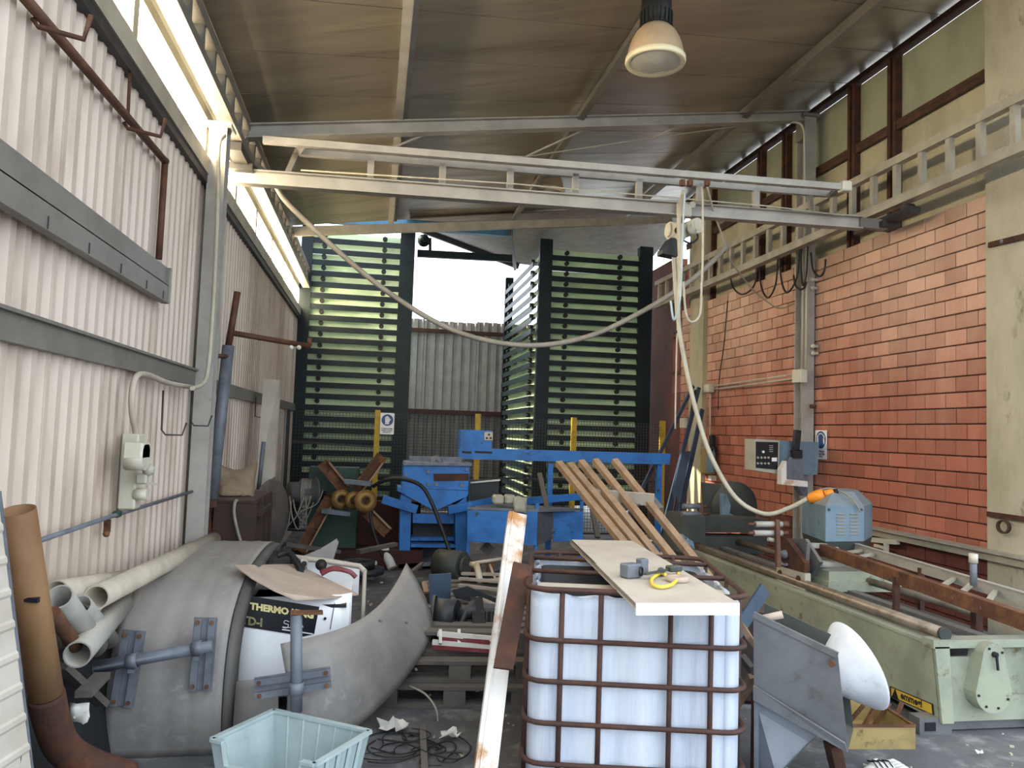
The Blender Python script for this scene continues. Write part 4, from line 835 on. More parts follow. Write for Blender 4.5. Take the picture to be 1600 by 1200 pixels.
b = MB(); b.path(spline([uf(*q)+V((0, -.008, 0)) for q in ((452, 971), (446, 969), (444, 973), (451, 976), (447, 981), (441, 979), (453, 980), (458, 975), (455, 972), (456, 979), (463, 979), (470, 975), (474, 980))], 4), .0022, 4); b.bar(uf(441, 983)+of*1.4, uf(489, 990)+of*1.4, .003, .006); b.build('script_mark', MT['sign_white'], dec)
# cardboard sheet on top
b = MB(); cp = [(366, 885, 4.85), (405, 884, 5.2), (464, 883, 5.75), (560, 930, 5.15), (510, 936, 4.8), (461, 938, 4.72), (428, 924, 4.72), (392, 904, 4.76)]
b.prism([at(a, c, y=e) for a, c, e in cp], (0, 0, .008)); tag(b.build('cardboard_sheet', MT['card']), 'torn beige cardboard sheet lying on the white refrigeration unit', 'cardboard')
# ================================================================== PIPE PILE BY THE CORRUGATED WALL
t = thing('rusty_duct', 'big rusty pipe elbow standing in the corner by the ribbed panel', 'pipe', V((-1.15, 3.3, 0)))
a_, c_ = at(27, 797, y=2.95), at(72, 1085, y=3.15)
b = MB(); b.pipe(a_, c_, .058, .005, 24); b.build('upper_pipe', MT['duct_rust'], t)
pts = spline([c_, at(82, 1130, y=3.2), at(100, 1170, y=3.3), at(140, 1195, y=3.4), at(200, 1215, y=3.5)], 5)
b = MB(); b.path(pts, .062, 20); b.build('elbow', MT['rust_dark'], t)
b = MB(); c = at(48, 938, y=2.98); b.prism([c+V((-.022, 0, -.006)), c+V((.022, 0, -.01)), c+V((.022, 0, .008)), c+V((-.022, 0, .01))], (0, .02, 0)); b.build('slot', MT['decal_black'], t)
def gpipe(label, q0, y0_, q1, y1_, r, m='pipe_grey'):
    b = MB(); b.pipe(at(*q0, y=y0_), at(*q1, y=y1_), r, .006, 22); return tag(b.build('drain_pipe', MT[m]), label, 'pipe', 'plastic pipes in the pile')
gpipe('long pale pipe lying on the pile with its open end forward', (150, 934), 3.75, (334, 843), 6.4, .055, 'pale_pipe')
gpipe('pale pipe lying against the corrugated wall behind the others', (88, 925), 3.6, (200, 905), 4.4, .05, 'pale_pipe')
gpipe('grey pipe with its open end raised highest, next to the rusty elbow', (93, 932), 3.4, (150, 1010), 3.9, .05)
gpipe('dark grey pipe half hidden between the two raised pipes', (126, 945), 3.65, (170, 1000), 4.1, .045)
gpipe('grey pipe with its open end lowest, above the fairing tube', (121, 1023), 3.5, (190, 945), 4.25, .055)
b = MB(); b.tube(at(82, 958, y=3.35), at(118, 1010, y=3.6), .03, 12); tag(b.build('brown_pipe', MT['rust']), 'thin rusty pipe slanting under the raised grey pipe', 'pipe')
b = MB(); b.prism([(-1.36, 3.05, .72), (-1.36, 4.5, .70), (-1.28, 4.5, 0), (-1.28, 3.05, 0)], (.02, 0, 0)); tag(b.build('shade_board', MT['scrap_black']), 'added dark board standing in for the shade behind the pipe pile', 'board')  # dark sheet added where the wall foot lies in shade behind the pipes
for q0, q1, wd in (((95, 1040), (160, 1100), 'slanting down beside the rusty elbow'), ((130, 1085), (160, 1055), 'crossing behind the fairing bracket')):
    b = MB(); b.bar(at(*q0, y=3.75), at(*q1, y=4.0), .07, .03); tag(b.build('dark_plank', MT['wood_grey']), 'dark plank in the pile ' + wd, 'plank')
b = MB(); rows = [[at(110+i*9, 1098+j*10+random.uniform(-2, 2), y=3.7+random.uniform(-.03, .03)) for i in range(4)] for j in range(4)]; b.sheet(rows, .01); tag(b.build('plastic_wrap', MT['white_scrap']), 'crumpled translucent plastic wrap in the dark gap beside the fairing', 'wrap')
# ribbed white panel at the edge
t = thing('ribbed_panel', 'white ribbed wall panel standing at the open front', 'panel', V((-1.25, 2.0, 0)))
xp = -1.07
zt2 = at(5, 815, x=xp).z; prof2 = []
k = 0; z = -.02
rows = []
while z < zt2: rows += [(z, 0), (z+.07, 0), (z+.08, .005), (z+.095, .005)]; z += .103
ye = at(48, 1200, x=xp).y
P1, P2 = at(2, 815, x=-1.12), at(48, 1195, x=-1.05)
b = MB(); sl = (P2-P1)
grid = []
for z, d_ in rows:
    f = (z-P1.z)/(P2.z-P1.z); e = P1+sl*f; grid.append([V((e.x-.2, e.y-1.15, z))+V((d_, -d_*.2, 0)), V((e.x, e.y, z))+V((d_, -d_*.2, 0))])
b.sheet(grid, .03, False, (1, -.15, 0)); b.build('panel_sheet', MT['white_board'], t)
b = MB(); b.bar(grid[0][1]+V((-.012, .004, 0)), grid[-1][1]+V((-.012, .004, 0)), .03, .006, (0, 1, 0)); b.build('edge_strip', MT['zinc'], t)
b = MB(); c = on(P1, P2, .955)+V((-.02, -.03, 0)); b.prism([c+V((-.02, 0, -.05)), c+V((.0, 0, -.05)), c+V((.006, 0, .03)), c+V((-.012, 0, .03))], (.01, -.015, 0)); b.build('handle', MT['black_rubber'], t)
# ================================================================== PLASTIC BIN
t = thing('stacking_bin', 'light blue-grey plastic stacking bin with a cut-out front', 'bin', V((-.3, 3.8, 0)))
zr = .30
A, B_, = at(428, 1110, z=zr), at(578, 1143, z=zr)       # back rim
ex = (B_-A); ex_n = ex.normalized(); ey = V((ex_n.y, -ex_n.x, 0)); dep = .42
if ey.y > 0: ey = -ey
Dp, Cp = A+ey*dep, B_+ey*dep
def inset(p, cx, k, z): q = cx+(p-cx)*k; return V((q.x, q.y, z))
cx = (A+B_+Cp+Dp)/4
bt = [inset(p, cx, .84, .02) for p in (A, B_, Cp, Dp)]
def wall(b, p, q, bp, bq, zp=zr, zq=zr):
    p, q = V((p.x, p.y, zp)), V((q.x, q.y, zq)); b.sheet([[bp, bq], [p, q]], .006, False)
b = MB(); wall(b, A, B_, bt[0], bt[1]); wall(b, B_, Cp, bt[1], bt[2]); wall(b, Dp, A, bt[3], bt[0])
b.prism([p for p in bt], (0, 0, .008)); b.build('tub', MT['bin_plastic'], t)
b = MB()
f0, f1 = on(Dp, Cp, .12), on(Dp, Cp, .88); g0, g1 = on(bt[3], bt[2], .12), on(bt[3], bt[2], .88)
zl = .19
def lift(p, bp, z): k = (z-.02)/(zr-.02); q = on(V((bp.x, bp.y, 0)), V((p.x, p.y, 0)), k); q.z = z; return q
b.sheet([[bt[3], g0], [Dp, f0]], .006, False); b.sheet([[g1, bt[2]], [f1, Cp]], .006, False); b.sheet([[g0, g1], [lift(f0, g0, zl), lift(f1, g1, zl)]], .006, False); b.build('front_wall', MT['bin_plastic'], t)
b = MB()
for p, q in ((A, B_), (B_, Cp), (Dp, A), (Dp, f0), (f1, Cp)): b.bar(p, q, .028, .014)
b.bar(lift(f0, g0, zl), lift(f1, g1, zl), .028, .014); b.bar(f0, lift(f0, g0, zl), .02, .014); b.bar(f1, lift(f1, g1, zl), .02, .014); b.build('rim', MT['bin_plastic'], t)
b = MB()
for k in range(1, 6): p = on(A, B_, k/6); q = on(bt[0], bt[1], k/6); b.bar(p+ey*.004, q+ey*.006, .008, .012, (0, 1, 0))
for k in range(1, 5): p = on(B_, Cp, k/5); q = on(bt[1], bt[2], k/5); n_ = ex_n; b.bar(p+n_*.008, q+n_*.008, .014, .016, (0, 1, 0))
for k in range(1, 6): p = lift(on(Dp, Cp, k/6), on(bt[3], bt[2], k/6), zl); q = on(bt[3], bt[2], k/6); b.bar(p+ey*.006, q+ey*.006, .014, .014, (0, 1, 0))
b.build('rib', MT['bin_plastic'], t)
# ================================================================== RUSTY WHITE BEAM
t = thing('leaning_channel', 'tall rusty white steel channel leaning beside the caged tank', 'beam', at(785, 1200, z=0))
a_, c_ = at(809, 802, y=4.5), at(758, 1215, y=3.65)
dd = (c_-a_).normalized(); sx = V((1, .1, 0)); sx = (sx-dd*sx.dot(dd)).normalized(); ny = dd.cross(sx).normalized(); ny = ny if ny.y < 0 else -ny
c_ = c_+dd*.25
b = MB(); b.bar(a_, c_, .10, .01, ny); b.bar(a_-sx*.05-ny*.015, c_-sx*.05-ny*.015, .008, .04, ny); b.bar(a_+sx*.05-ny*.015, c_+sx*.05-ny*.015, .008, .04, ny); b.bar(a_-sx*.03+ny*.008, c_-sx*.03+ny*.008, .006, .012, ny); b.build('white_face', MT['rust_white'], t)
a2, c2 = at(812, 880, y=4.05), at(785, 1046, y=3.78)
b = MB(); p0, p1, p2, p3 = at(803, 877, y=4.0), at(832, 884, y=4.0), at(802, 1046, y=3.72), at(772, 1042, y=3.72); b.prism([p0, p1, p2, p3], ny*-.02); b.build('brown_plate', MT['rust_dark'], t)
# ================================================================== CAGED TANK
t = thing('caged_tank', 'white plastic tank in a rusty wire cage, open at the top', 'tank', V((1.35, 4.1, 0)))
FL, FR = at(827, 919, z=1.0), at(1167, 934, z=1.0); ex = (FR-FL); W_ = ex.length; ex.normalize(); ey = V((-ex.y, ex.x, 0)); D_ = 1.16
def tk(u, v, z): return FL + ex*(u*W_) + ey*(v*D_) + V((0, 0, z-1.0))
def rr(inx, z, r=.09, n=5, lim=None):
    """rounded rectangle round the tank"""
    pts = []
    for cu, cv, a0 in ((1, 0, -90), (1, 1, 0), (0, 1, 90), (0, 0, 180)):
        cc = tk(cu, cv, z) + ex*(-(inx+r) if cu else inx+r) + ey*(-(inx+r) if cv else inx+r)
        for k in range(n): a = math.radians(a0+90*k/(n-1)); pts.append(cc + ex*math.cos(a)*r + ey*math.sin(a)*r)
    return pts
rows = []
for i, z in enumerate([.04, .06, .2, .35, .5, .65, .8, .9, .955, .965]):
    k = .02 + (.03 if i == 0 else 0) + (.015 if i == 9 else 0)
    base_pts = []
    for cu, cv, a0 in ((1, 0, -90), (1, 1, 0), (0, 1, 90), (0, 0, 180)):
        cc = tk(cu, cv, z) + ex*(-(k+.08) if cu else k+.08) + ey*(-(k+.08) if cv else k+.08)
        for q in range(5): a = math.radians(a0+90*q/4); base_pts.append(cc + ex*math.cos(a)*.08 + ey*math.sin(a)*.08)
    # vertical flutes on the straight sides
    full = []
    for j in range(20):
        p, q = base_pts[j], base_pts[(j+1) % 20]; full.append(p)
        if j % 5 == 4:
            n_ = (q-p).cross(V((0, 0, 1))).normalized()
            for s in range(1, 12): u = s/12; full.append(on(p, q, u) + n_*((-.03 if s in (2, 5, 8, 10) else .008) if 0 < i < 9 else 0))
    rows.append(full + [full[0]])
b = MB(); b.sheet(rows, .01); b.build('tank_body', MT['tank'], t)
b = MB(); b.prism([p+V((0, 0, .03)) for p in rr(.04, .03)], (0, 0, .02)); b.build('tank_floor', MT['tank'], t)
b = MB(); b.sheet([[p for p in rr(.052, z, .06)]+[rr(.052, z, .06)[0]] for z in (.06, .93)], .004); b.build('shade_lining', MT['scrap_black'], t, label='inner lining coloured black for the shade inside the tank')  # shade of the tank's inside painted as a black inner wall
b = MB(); b.bar(tk(.03, .28, .955), tk(.97, .28, .955), .10, .01); b.build('top_remnant', MT['white_board'], t, label='white strip left of the cut-off tank top')
b = MB(); b.path(rr(-.01, 1.0, .1), .014, 8, closed=True); b.build('top_rail', MT['cage_rust'], t)
for z in (.76, .565, .37, .18):
    b = MB(); b.path(rr(-.012, z, .1), .013, 8, closed=True); b.build('cage_hoop', MT['cage_rust'], t)
for u in (.155, .335, .655, .84):
    for v in (0, 1):
        b = MB(); p, q = tk(u, v, 1.0), tk(u, v, 0); s = -1 if v == 0 else 1; b.tube(p+ey*s*.004, q+ey*s*.004, .013, 8); b.build('cage_upright', MT['cage_rust'], t)
for v in (.14, .38, .62, .86):
    for u in (0, 1):
        b = MB(); p, q = tk(u, v, 1.0), tk(u, v, 0); s = -1 if u == 0 else 1; b.tube(p+ex*s*.004, q+ex*s*.004, .013, 8); b.build('cage_upright', MT['cage_rust'], t)
b = MB(); b.tube(tk(0, .42, 1.0), tk(1, .42, 1.0), .013, 8); b.tube(tk(0, .8, 1.0), tk(1, .8, 1.0), .013, 8); b.build('cross_tie', MT['cage_rust'], t)
# board across the tank
zb = 1.018
q = [at(891, 843, z=zb+.02), at(988, 845, z=zb+.02), at(1154, 942, z=zb+.02), at(993, 942, z=zb+.02)]
t = thing('white_panel_board', 'dusty white panel board lying across the top of the caged tank', 'board', (q[0]+q[2])/2)
b = MB(); b.prism(q, (0, 0, -.02)); b.build('panel', MT['white_board'], t)
n_ = (q[2]-q[3]).normalized().cross(V((0, 0, 1))).normalized()
b = MB(); b.prism([q[3], q[2], q[2]+V((0, 0, -.05)), q[3]+V((0, 0, -.05))], n_*.012); b.build('folded_lip', MT['sign_white'], t, label='bright white folded front lip')
b = MB(); sd = (q[3]-q[0]).normalized().cross(V((0, 0, 1))); b.prism([q[0], q[3], q[3]+V((0, 0, -.03)), q[0]+V((0, 0, -.03))], -sd*.008); b.build('side_lip', MT['white_board'], t)
zs = zb+.022
b = MB(); c = at(985, 902, z=zs); b.box(c+V((0, 0, .035)), (.09, .07, .07), rz=.4, ch=.006); c2 = at(1003, 897, z=zs); b.box(c2+V((0, 0, .04)), (.05, .05, .08), rz=.3, ch=.005); tt = b.build('metal_block', MT['zinc']); tag(tt, 'pair of grey cast metal blocks bolted together on the white board', 'block')
b = MB(); ax = V((.75, -.6, 0)); c3_ = c+V((0, 0, .035))+ax.normalized()*.05; b.lathe(c3_, ax, [(.02, 0), (.024, .0), (.024, .01), (.02, .01)], 14); b.build('bore', MT['black_rubber'], tt)
t = thing('ratchet_strap', 'yellow ratchet strap loop with a dark buckle on the white board', 'strap', at(1040, 905, z=zs))
b = MB(); b.path(spline([at(*k, z=zs+.012) for k in ((1058, 892), (1060, 902), (1050, 913), (1035, 917), (1021, 914), (1018, 906), (1024, 900), (1032, 896), (1040, 898))], 5), .009, 6); b.build('strap', MT['yellow'], t)
b = MB(); b.bar(at(1008, 897, z=zs+.03), at(1045, 890, z=zs+.03), .015, .01); b.box(at(1053, 888, z=zs+.035), (.08, .05, .03), rz=.3, ch=.006); b.ball(at(1033, 893, z=zs+.02), .022, 8, 6); b.build('buckle', MT['machine_dark'], t)
b = MB(); c = at(1058, 908, z=zs); b.lathe(c, (0, 0, 1), [(.018, 0), (.055, 0), (.058, .01), (.055, .025), (.018, .025), (.018, 0)], 24); tag(b.build('grinding_disc', MT['card']), 'round brown grinding disc lying beside the yellow strap', 'disc')
# ================================================================== WOODEN SLAT RACK
t = thing('slat_rack', 'wooden rack of five long battens leaning behind the caged tank', 'rack', at(1050, 860, y=5.6), None)
for i, (q0, q1) in enumerate((((873, 724), (985, 862)), ((890, 726), (1003, 862)), ((908, 722), (1034, 880)), ((930, 720), (1062, 886)), ((960, 720), (1112, 908)))):
    a_, c_ = at(*q0, y=6.5), at(*q1, y=5.35); dd = (c_-a_); b = MB(); b.bar(a_, a_+dd*((a_.z-.66)/-dd.z), .055, .05, (0, -.6, .8)); b.build('batten', MT['wood'], t)
b = MB(); b.bar(at(912, 772, y=6.2), at(1022, 781, y=6.02), .03, .10, (0, -.3, .95)); b.build('cross_board', MT['old_wood'], t)
b = MB(); b.bar(at(960, 797, y=6.05), at(1016, 778, y=6.1), .07, .02, (0, -.6, .8)); b.bar(at(1014, 777, y=6.15), at(1030, 797, y=6.0), .08, .04, (0, -.6, .8)); b.build('cross_board', MT['wood_grey'], t)
# ================================================================== LONG PROFILE SAW ALONG THE BLOCK WALL
X0, X1, YN, YF = 3.43, 4.30, 4.28, 8.6
t = thing('profile_saw', 'long pale green profile saw bench with lettered sticker along the block wall', 'machine', V((3.85, 6.4, 0)))
b = MB(); b.prism([(X0, YN, .53), (X0+.05, YN, .07), (X0+.05, YF, .07), (X0, YF, .53)], (.03, 0, 0)); b.prism([(X0-.005, YN-.005, .53), (X0+.12, YN-.005, .53), (X0+.12, YF, .53), (X0-.005, YF, .53)], (0, 0, .02)); b.build('bed', MT['machine_green'], t)
b = MB(); b.box(((X0+X1)/2+.05, (YN+YF)/2+.1, .27), (X1-X0-.1, YF-YN-.2, .4)); b.build('inner_bed', MT['machine_dark'], t)
b = MB(); b.prism([(X0, YN-.01, .53), (X0+.1, YN-.01, .53), (X0+.13, YN-.01, .07), (X0+.05, YN-.01, .07)], (0, -.02, 0)); b.prism([(X0+.1, YN, .46), (X0+.30, YN, .46), (X0+.30, YN, .07), (X0+.1, YN, .07)], (0, .02, 0)); b.prism([(X0+.3, YN, .22), (X1, YN, .22), (X1, YN, .07), (X0+.3, YN, .07)], (0, .02, 0)); b.prism([(X0+.52, YN+.03, .5), (X1, YN+.03, .5), (X1, YN+.03, .2), (X0+.52, YN+.03, .2)], (0, .02, 0)); b.build('end_plate', MT['machine_green'], t)
b = MB(); b.box(((X0+X1)/2, YN+.02, .545), (X1-X0+.02, .10, .05)); b.build('end_crossbar', MT['machine_green'], t)
# belt cover
c1, c2 = at(1553, 1025, y=YN-.1), at(1553, 1082, y=YN-.1)
poly = []; r1, r2 = .075, .125
for k in range(13): a = math.radians(0+180*k/12); poly.append(c1+V((math.cos(a)*r1, 0, math.sin(a)*r1)))
for k in range(13): a = math.radians(180+180*k/12); poly.append(c2+V((math.cos(a)*r2, 0, math.sin(a)*r2)))
b = MB(); b.prism(poly, (0, .12, 0)); o = b.build('belt_cover', MT['machine_green'], t)
for k in (2, 8, 14, 17, 20, 23): b = MB(); p = on(poly[k], (c1+c2)/2, .12); b.tube(p, p+V((0, -.006, 0)), .008, 6); b.build('screw', MT['decal_black'], o)
b = MB()
p = c1+V((0, -.0, .01)); b.tube(p, p+V((0, -.02, 0)), .018, 8).bar(p+V((0, -.02, 0)), p+V((.01, -.02, -.09)), .012, .01, (0, 1, 0)); b.build('crank_lever', MT['decal_black'], o)
b = MB(); b.tube((X0+.09, YF-.3, .585), (X0+.09, YN+.02, .60), .038, 14); b.tube((X0+.62, YF-.3, .62), (X0+.62, YN+.35, .64), .03, 12); b.tube((X0+.80, YN+.35, .67), (X0+.80, YN-.1, .655), .03, 12); b.build('guide_rod', MT['steel_rod'], t)
b = MB(); b.tube((X0+.09, YN+.01, .60), (X0+.09, YN-.012, .60), .042, 14); b.build('rod_cap', MT['machine_dark'], t)
b = MB(); b.bar((X0+.24, YF-.3, .53), (X0+.24, YN+.05, .53), .07, .03); b.bar((X0+.34, YF-.3, .52), (X0+.34, YN+.05, .52), .05, .02); b.bar((X0+.45, YF-.3, .55), (X0+.45, YN+.05, .55), .08, .03); b.build('slide_rail', MT['steel_plate'], t)
b = MB(); c = at(1526, 960, y=YN+.25); b.box((c.x, c.y, .62), (.05, .05, .2)); b.build('rod_post', MT['rust_dark'], t)
for c_, s_ in (((X0+.02, YN+.04, .05), (.22, .10, .10)), ((X0+.58, YN+.06, .035), (.86, .06, .05)), ((X0+.2, YF-.3, .04), (.3, .1, .08))): b = MB(); b.box(c_, s_); b.build('foot', MT['steel_plate'], t)
b = MB(); b.box((X0-.02, YN-.015, .05), (.07, .006, .05)); b.build('foot_hole', MT['decal_black'], t)
# sticker
def onface(px, py, off=.0):
    p = at(px, py, x=X0+.03)
    for _ in range(3): p = at(px, py, x=X0+.05*(.53-p.z)/.46-.003-off)
    return p
sa, sb, sc_, sd = onface(1391, 1072), onface(1458, 1100), onface(1460, 1118), onface(1391, 1088)
b = MB(); b.prism([sa, sb, sc_, sd], (-.003, 0, 0)); st = b.build('sticker', MT['decal_black'], t)
b = MB(); k_ = .08; b.prism([p+V((-.0035, 0, 0)) for p in (on(on(sa, sb, .04), on(sd, sc_, .04), k_), on(on(sa, sb, .97), on(sd, sc_, .97), k_), on(on(sa, sb, .97), on(sd, sc_, .97), 1-k_), on(on(sa, sb, .04), on(sd, sc_, .04), 1-k_))], (-.001, 0, 0)); b.build('sticker_face', MT['emblem_yellow'], st)
b = MB(); e_ = V((-.005, 0, 0)); m0, m1 = on(sa, sd, .9), on(sa, sd, .1); b.prism([on(sd, sc_, .05)+e_, on(sd, sc_, .22)+e_, on(sa, sb, .14)+e_], (-.001, 0, 0)); b.build('triangle_mark', MT['decal_black'], st)
xd = (sb-sa).normalized(); ht = (sa-sd).length; text('emmegi', ht*.95, on(sd, sc_, .27)+V((-.006, 0, ht*.28)), xd, sa-sd, MT['decal_black'], st, bold=.0025, xs=.95)
# carriage
def qx(b, pts, x, dx): b.prism([at(*q, x=x) for q in pts], (dx, 0, 0)); return b
b = MB(); qx(b, ((1213, 883), (1258, 896), (1258, 923), (1214, 909)), 3.50, .05); o = b.build('carriage_plate', MT['box_grey'], t)
for q in ((1219, 896), (1248, 905)): b = MB(); p = at(*q, x=3.497); b.tube(p, p+V((-.008, 0, 0)), .03, 14); b.build('roller_hole', MT['rust_dark'], o)
b = MB(); qx(b, ((1216, 841), (1228, 841), (1257, 880), (1256, 895), (1214, 883)), 3.50, .05); b.build('pivot_plate', MT['rust_dark'], t)
b = MB(); p = at(1227, 866, x=3.495); b.lathe(p, (-1, 0, 0), [(0, .04), (.03, .03), (.04, 0)], 12); b.path([p+V((-.01, 0.09*math.cos(a), .09*math.sin(a))) for a in [math.radians(-120+15*i) for i in range(10)]], .012, 6); b.build('clamp_lever', MT['zinc'], t)
b = MB(); qx(b, ((1228, 841), (1258, 842), (1263, 850), (1281, 878), (1262, 908), (1257, 896), (1257, 880)), 3.60, .03); b.bar(at(1262, 850, x=3.55), at(1260, 882, x=3.55), .03, .03, (0, 1, 0)); b.build('guard_plate', MT['steel_plate'], t)
b = MB(); b.box((3.98, 6.15, .66), (.58, .75, .10)); b.box((4.0, 6.15, .59), (.66, .8, .08)); b.build('saddle', MT['machine_green'], t)
b = MB()
for q0, q1 in (((1180, 819), (1222, 819)), ((1178, 833), (1222, 833)), ((1200, 842), (1216, 846))):
    b.tube(at(*q0, y=6.1), at(*q1, y=6.1), .025 if q0[1] < 840 else .018, 10)
b.build('air_cylinder', MT['light_steel'], t)
b = MB(); b.bar(at(1214, 812, y=6.08), at(1216, 886, y=6.0), .035, .035, (0, 1, 0)); b.tube(at(1222, 819, y=6.1), at(1231, 819, y=6.1), .028, 8).tube(at(1222, 833, y=6.1), at(1231, 833, y=6.1), .02, 8); b.tube(at(1170, 819, y=6.1), at(1180, 819, y=6.1), .014, 8).tube(at(1170, 833, y=6.1), at(1180, 833, y=6.1), .014, 8); b.build('cylinder_post', MT['brown_tube'], t)
b = MB(); b.bar(at(1265, 852, y=6.1), at(1290, 853, y=6.1), .05, .04); b.tube(at(1281, 881, y=5.9), at(1322, 884, y=6.1), .03, 10); b.build('clamp_bar', MT['light_steel'], t)
# motor hood with louvres
t = thing('motor_hood', 'blue-grey faceted motor hood with two columns of louvres on the saw', 'machine cover', at(1308, 860, y=6.4))
H0 = [(1253, 6.75), (1290, 6.15), (1350, 6.2), (1363, 6.55), (1335, 7.0), (1290, 7.1)]
def ring_(row, ys): return [at(px, py, y=yy) for (px, py), yy in zip(row, ys)]
base_xy = [at(px, 820, y=yy) for px, yy in H0]
z_lo, z_hi, z_top = at(1320, 846, y=6.17).z, at(1320, 791, y=6.17).z, at(1300, 766, y=6.5).z
def ringz(z, k): 
    c = sum(base_xy, V((0, 0, 0)))/6; return [V((c.x+(p.x-c.x)*k, c.y+(p.y-c.y)*k, z)) for p in base_xy]
b = MB(); A_, B2, C2 = ringz(z_lo, 1), ringz(z_hi, 1), ringz(z_top, .55)
b.add(A_+B2+C2, [tuple(range(5, -1, -1)), tuple(range(12, 18))] + [(i, (i+1) % 6, 6+(i+1) % 6, 6+i) for i in range(6)] + [(6+i, 6+(i+1) % 6, 12+(i+1) % 6, 12+i) for i in range(6)]); b.build('hood', MT['machine_blue'], t)
b = MB(); D2 = ringz(z_lo-.1, .92); b.add(D2+A_, [tuple(range(5, -1, -1))] + [(i, (i+1) % 6, 6+(i+1) % 6, 6+i) for i in range(6)]+[tuple(range(6, 12))]); b.build('hood_base', MT['machine_dark'], t)
f0, f1 = A_[1], A_[2]; g0 = B2[1]; fx = (f1-f0); nf = fx.normalized().cross(V((0, 0, 1))).normalized()
for cx_ in (.27, .62):
    for k in range(7):
        p = on(f0, f1, cx_)+V((0, 0, .05+k*(z_hi-z_lo-.1)/7)); q_ = p+fx.normalized()*.085
        b = MB(); b.prism([p, q_, q_+V((0, 0, .014))+nf*.012, p+V((0, 0, .014))+nf*.012], V((0, 0, .004))); b.build('louvre', MT['light_steel'], t)
b = MB()
for u in (.08, .92): p = on(f0, f1, u)+V((0, 0, z_hi-z_lo-.03)); b.tube(p, p+nf*.01, .012, 6)
b.build('screw', MT['machine_dark'], t)
b = MB(); b.path(spline([at(1272, 768, y=6.5), at(1300, 763, y=6.4), at(1330, 778, y=6.2), at(1345, 800, y=6.15)], 5), .008, 5); b.build('cable', MT['cable_grey'], t)
# roller track
t = thing('roller_track', 'rusty white conveyor track frame lying along the saw by the block wall', 'conveyor', at(1450, 900, z=.8))
zt_ = .84
fa, fb = at(1279, 858, z=zt_), at(1640, 987, z=zt_-.05); ba, bb = at(1326, 853, z=zt_), at(1640, 948, z=zt_-.05)
b = MB(); b.bar(fa, fb, .02, .09); b.bar(fa+V((.02, 0, .045)), fb+V((.02, 0, .045)), .06, .008); b.build('rail', MT['rust'], t)
b = MB(); b.bar(ba, bb, .02, .08); b.bar(ba+V((.0, 0, .04)), bb+V((.0, 0, .04)), .04, .008); b.build('rail', MT['light_steel'], t)
for u in (.01, .10, .18, .62, .7, .8): b = MB(); b.bar(on(fa, fb, u), on(ba, bb, u), .03, .02); b.build('cross_tie', MT['cream_steel'], t)
b = MB(); p = at(1521, 915, z=zt_); b.tube(p, p+V((0, 0, .16)), .022, 10); o = b.build('stop_post', MT['zinc'], t); b = MB(); b.tube(p+V((0, 0, .15)), p+V((0, 0, .21)), .028, 10); b.build('white_cap', MT['white_board'], o, label='white plastic cap')
for u in (.45, .97):
    for p in (on(fa, fb, u), on(ba, bb, u)): b = MB(); b.bar(V((p.x, p.y, p.z)), V((p.x, p.y, .5 if u < .9 else .02)), .04, .03, (0, 1, 0)); b.build('leg', MT['rust_dark'], t)
# ================================================================== CONTROL CONSOLE ON THE WALL COLUMN
t = thing('control_console', 'grey machine control box with dark button panel on the wall column', 'control box', at(1230, 740, y=8.7))
def qy(b, pts, y, dy): b.prism([at(*q, y=y) for q in pts], (0, dy, 0)); return b
b = MB(); qy(b, ((1179, 686), (1218, 688), (1217, 741), (1179, 735)), 8.55, .25); b.build('panel_box', MT['box_grey'], t)
b = MB(); qy(b, ((1181, 690), (1216, 691), (1215, 734), (1181, 731)), 8.545, .01); o = b.build('button_panel', MT['decal_black'], t)
for j, py in enumerate((715, 724)):
    for i, px in enumerate((1183.5, 1189, 1194.5, 1200)): b = MB(); p = at(px, py, y=8.545); b.tube(p, p+V((0, -.02, 0)), .013, 8); b.build('button', MT['box_grey'], o)
b = MB(); qy(b, ((1206, 715), (1214, 715), (1214, 721), (1206, 721)), 8.543, .004); p = at(1192, 706, y=8.545); b.tube(p, p+V((0, -.015, 0)), .016, 10); b.build('key_switch', MT['sign_white'], o)
b = MB()
for k in range(4): qy(b, ((1202, 696+k*3), (1208, 696+k*3), (1208, 697+k*3), (1202, 697+k*3)), 8.543, .004)
b.build('legend_lines', MT['box_grey'], o)
b = MB(); qy(b, ((1217, 688), (1280, 691), (1277, 742), (1217, 740)), 8.62, .22); b.build('cabinet', MT['machine_blue'], t)
b = MB(); qy(b, ((1240, 740), (1262, 742), (1262, 775), (1256, 775), (1240, 752)), 8.66, .1); b.build('stem', MT['zinc'], t)
t = thing('document_tray', 'small scuffed white tray with a dark handle hooked on the control box', 'tray', at(1240, 760, y=8.45))
b = MB(); qy(b, ((1234, 714), (1253, 716), (1258, 758), (1225, 758), (1222, 735)), 8.5, .02); b.build('back_plate', MT['zinc'], t)
b = MB(); qy(b, ((1229, 749), (1262, 752), (1262, 761), (1229, 758)), 8.36, .14); qy(b, ((1221, 734), (1229, 720), (1229, 758), (1221, 757)), 8.4, .1); b.build('tray_rim', MT['rust_white'], t)
b = MB(); qy(b, ((1238, 703), (1254, 703), (1254, 716), (1240, 716)), 8.47, .05); b.bar(at(1246, 672, y=8.5), at(1243, 704, y=8.5), .07, .06, (0, 1, 0)); b.build('handle', MT['scrap_black'], t)
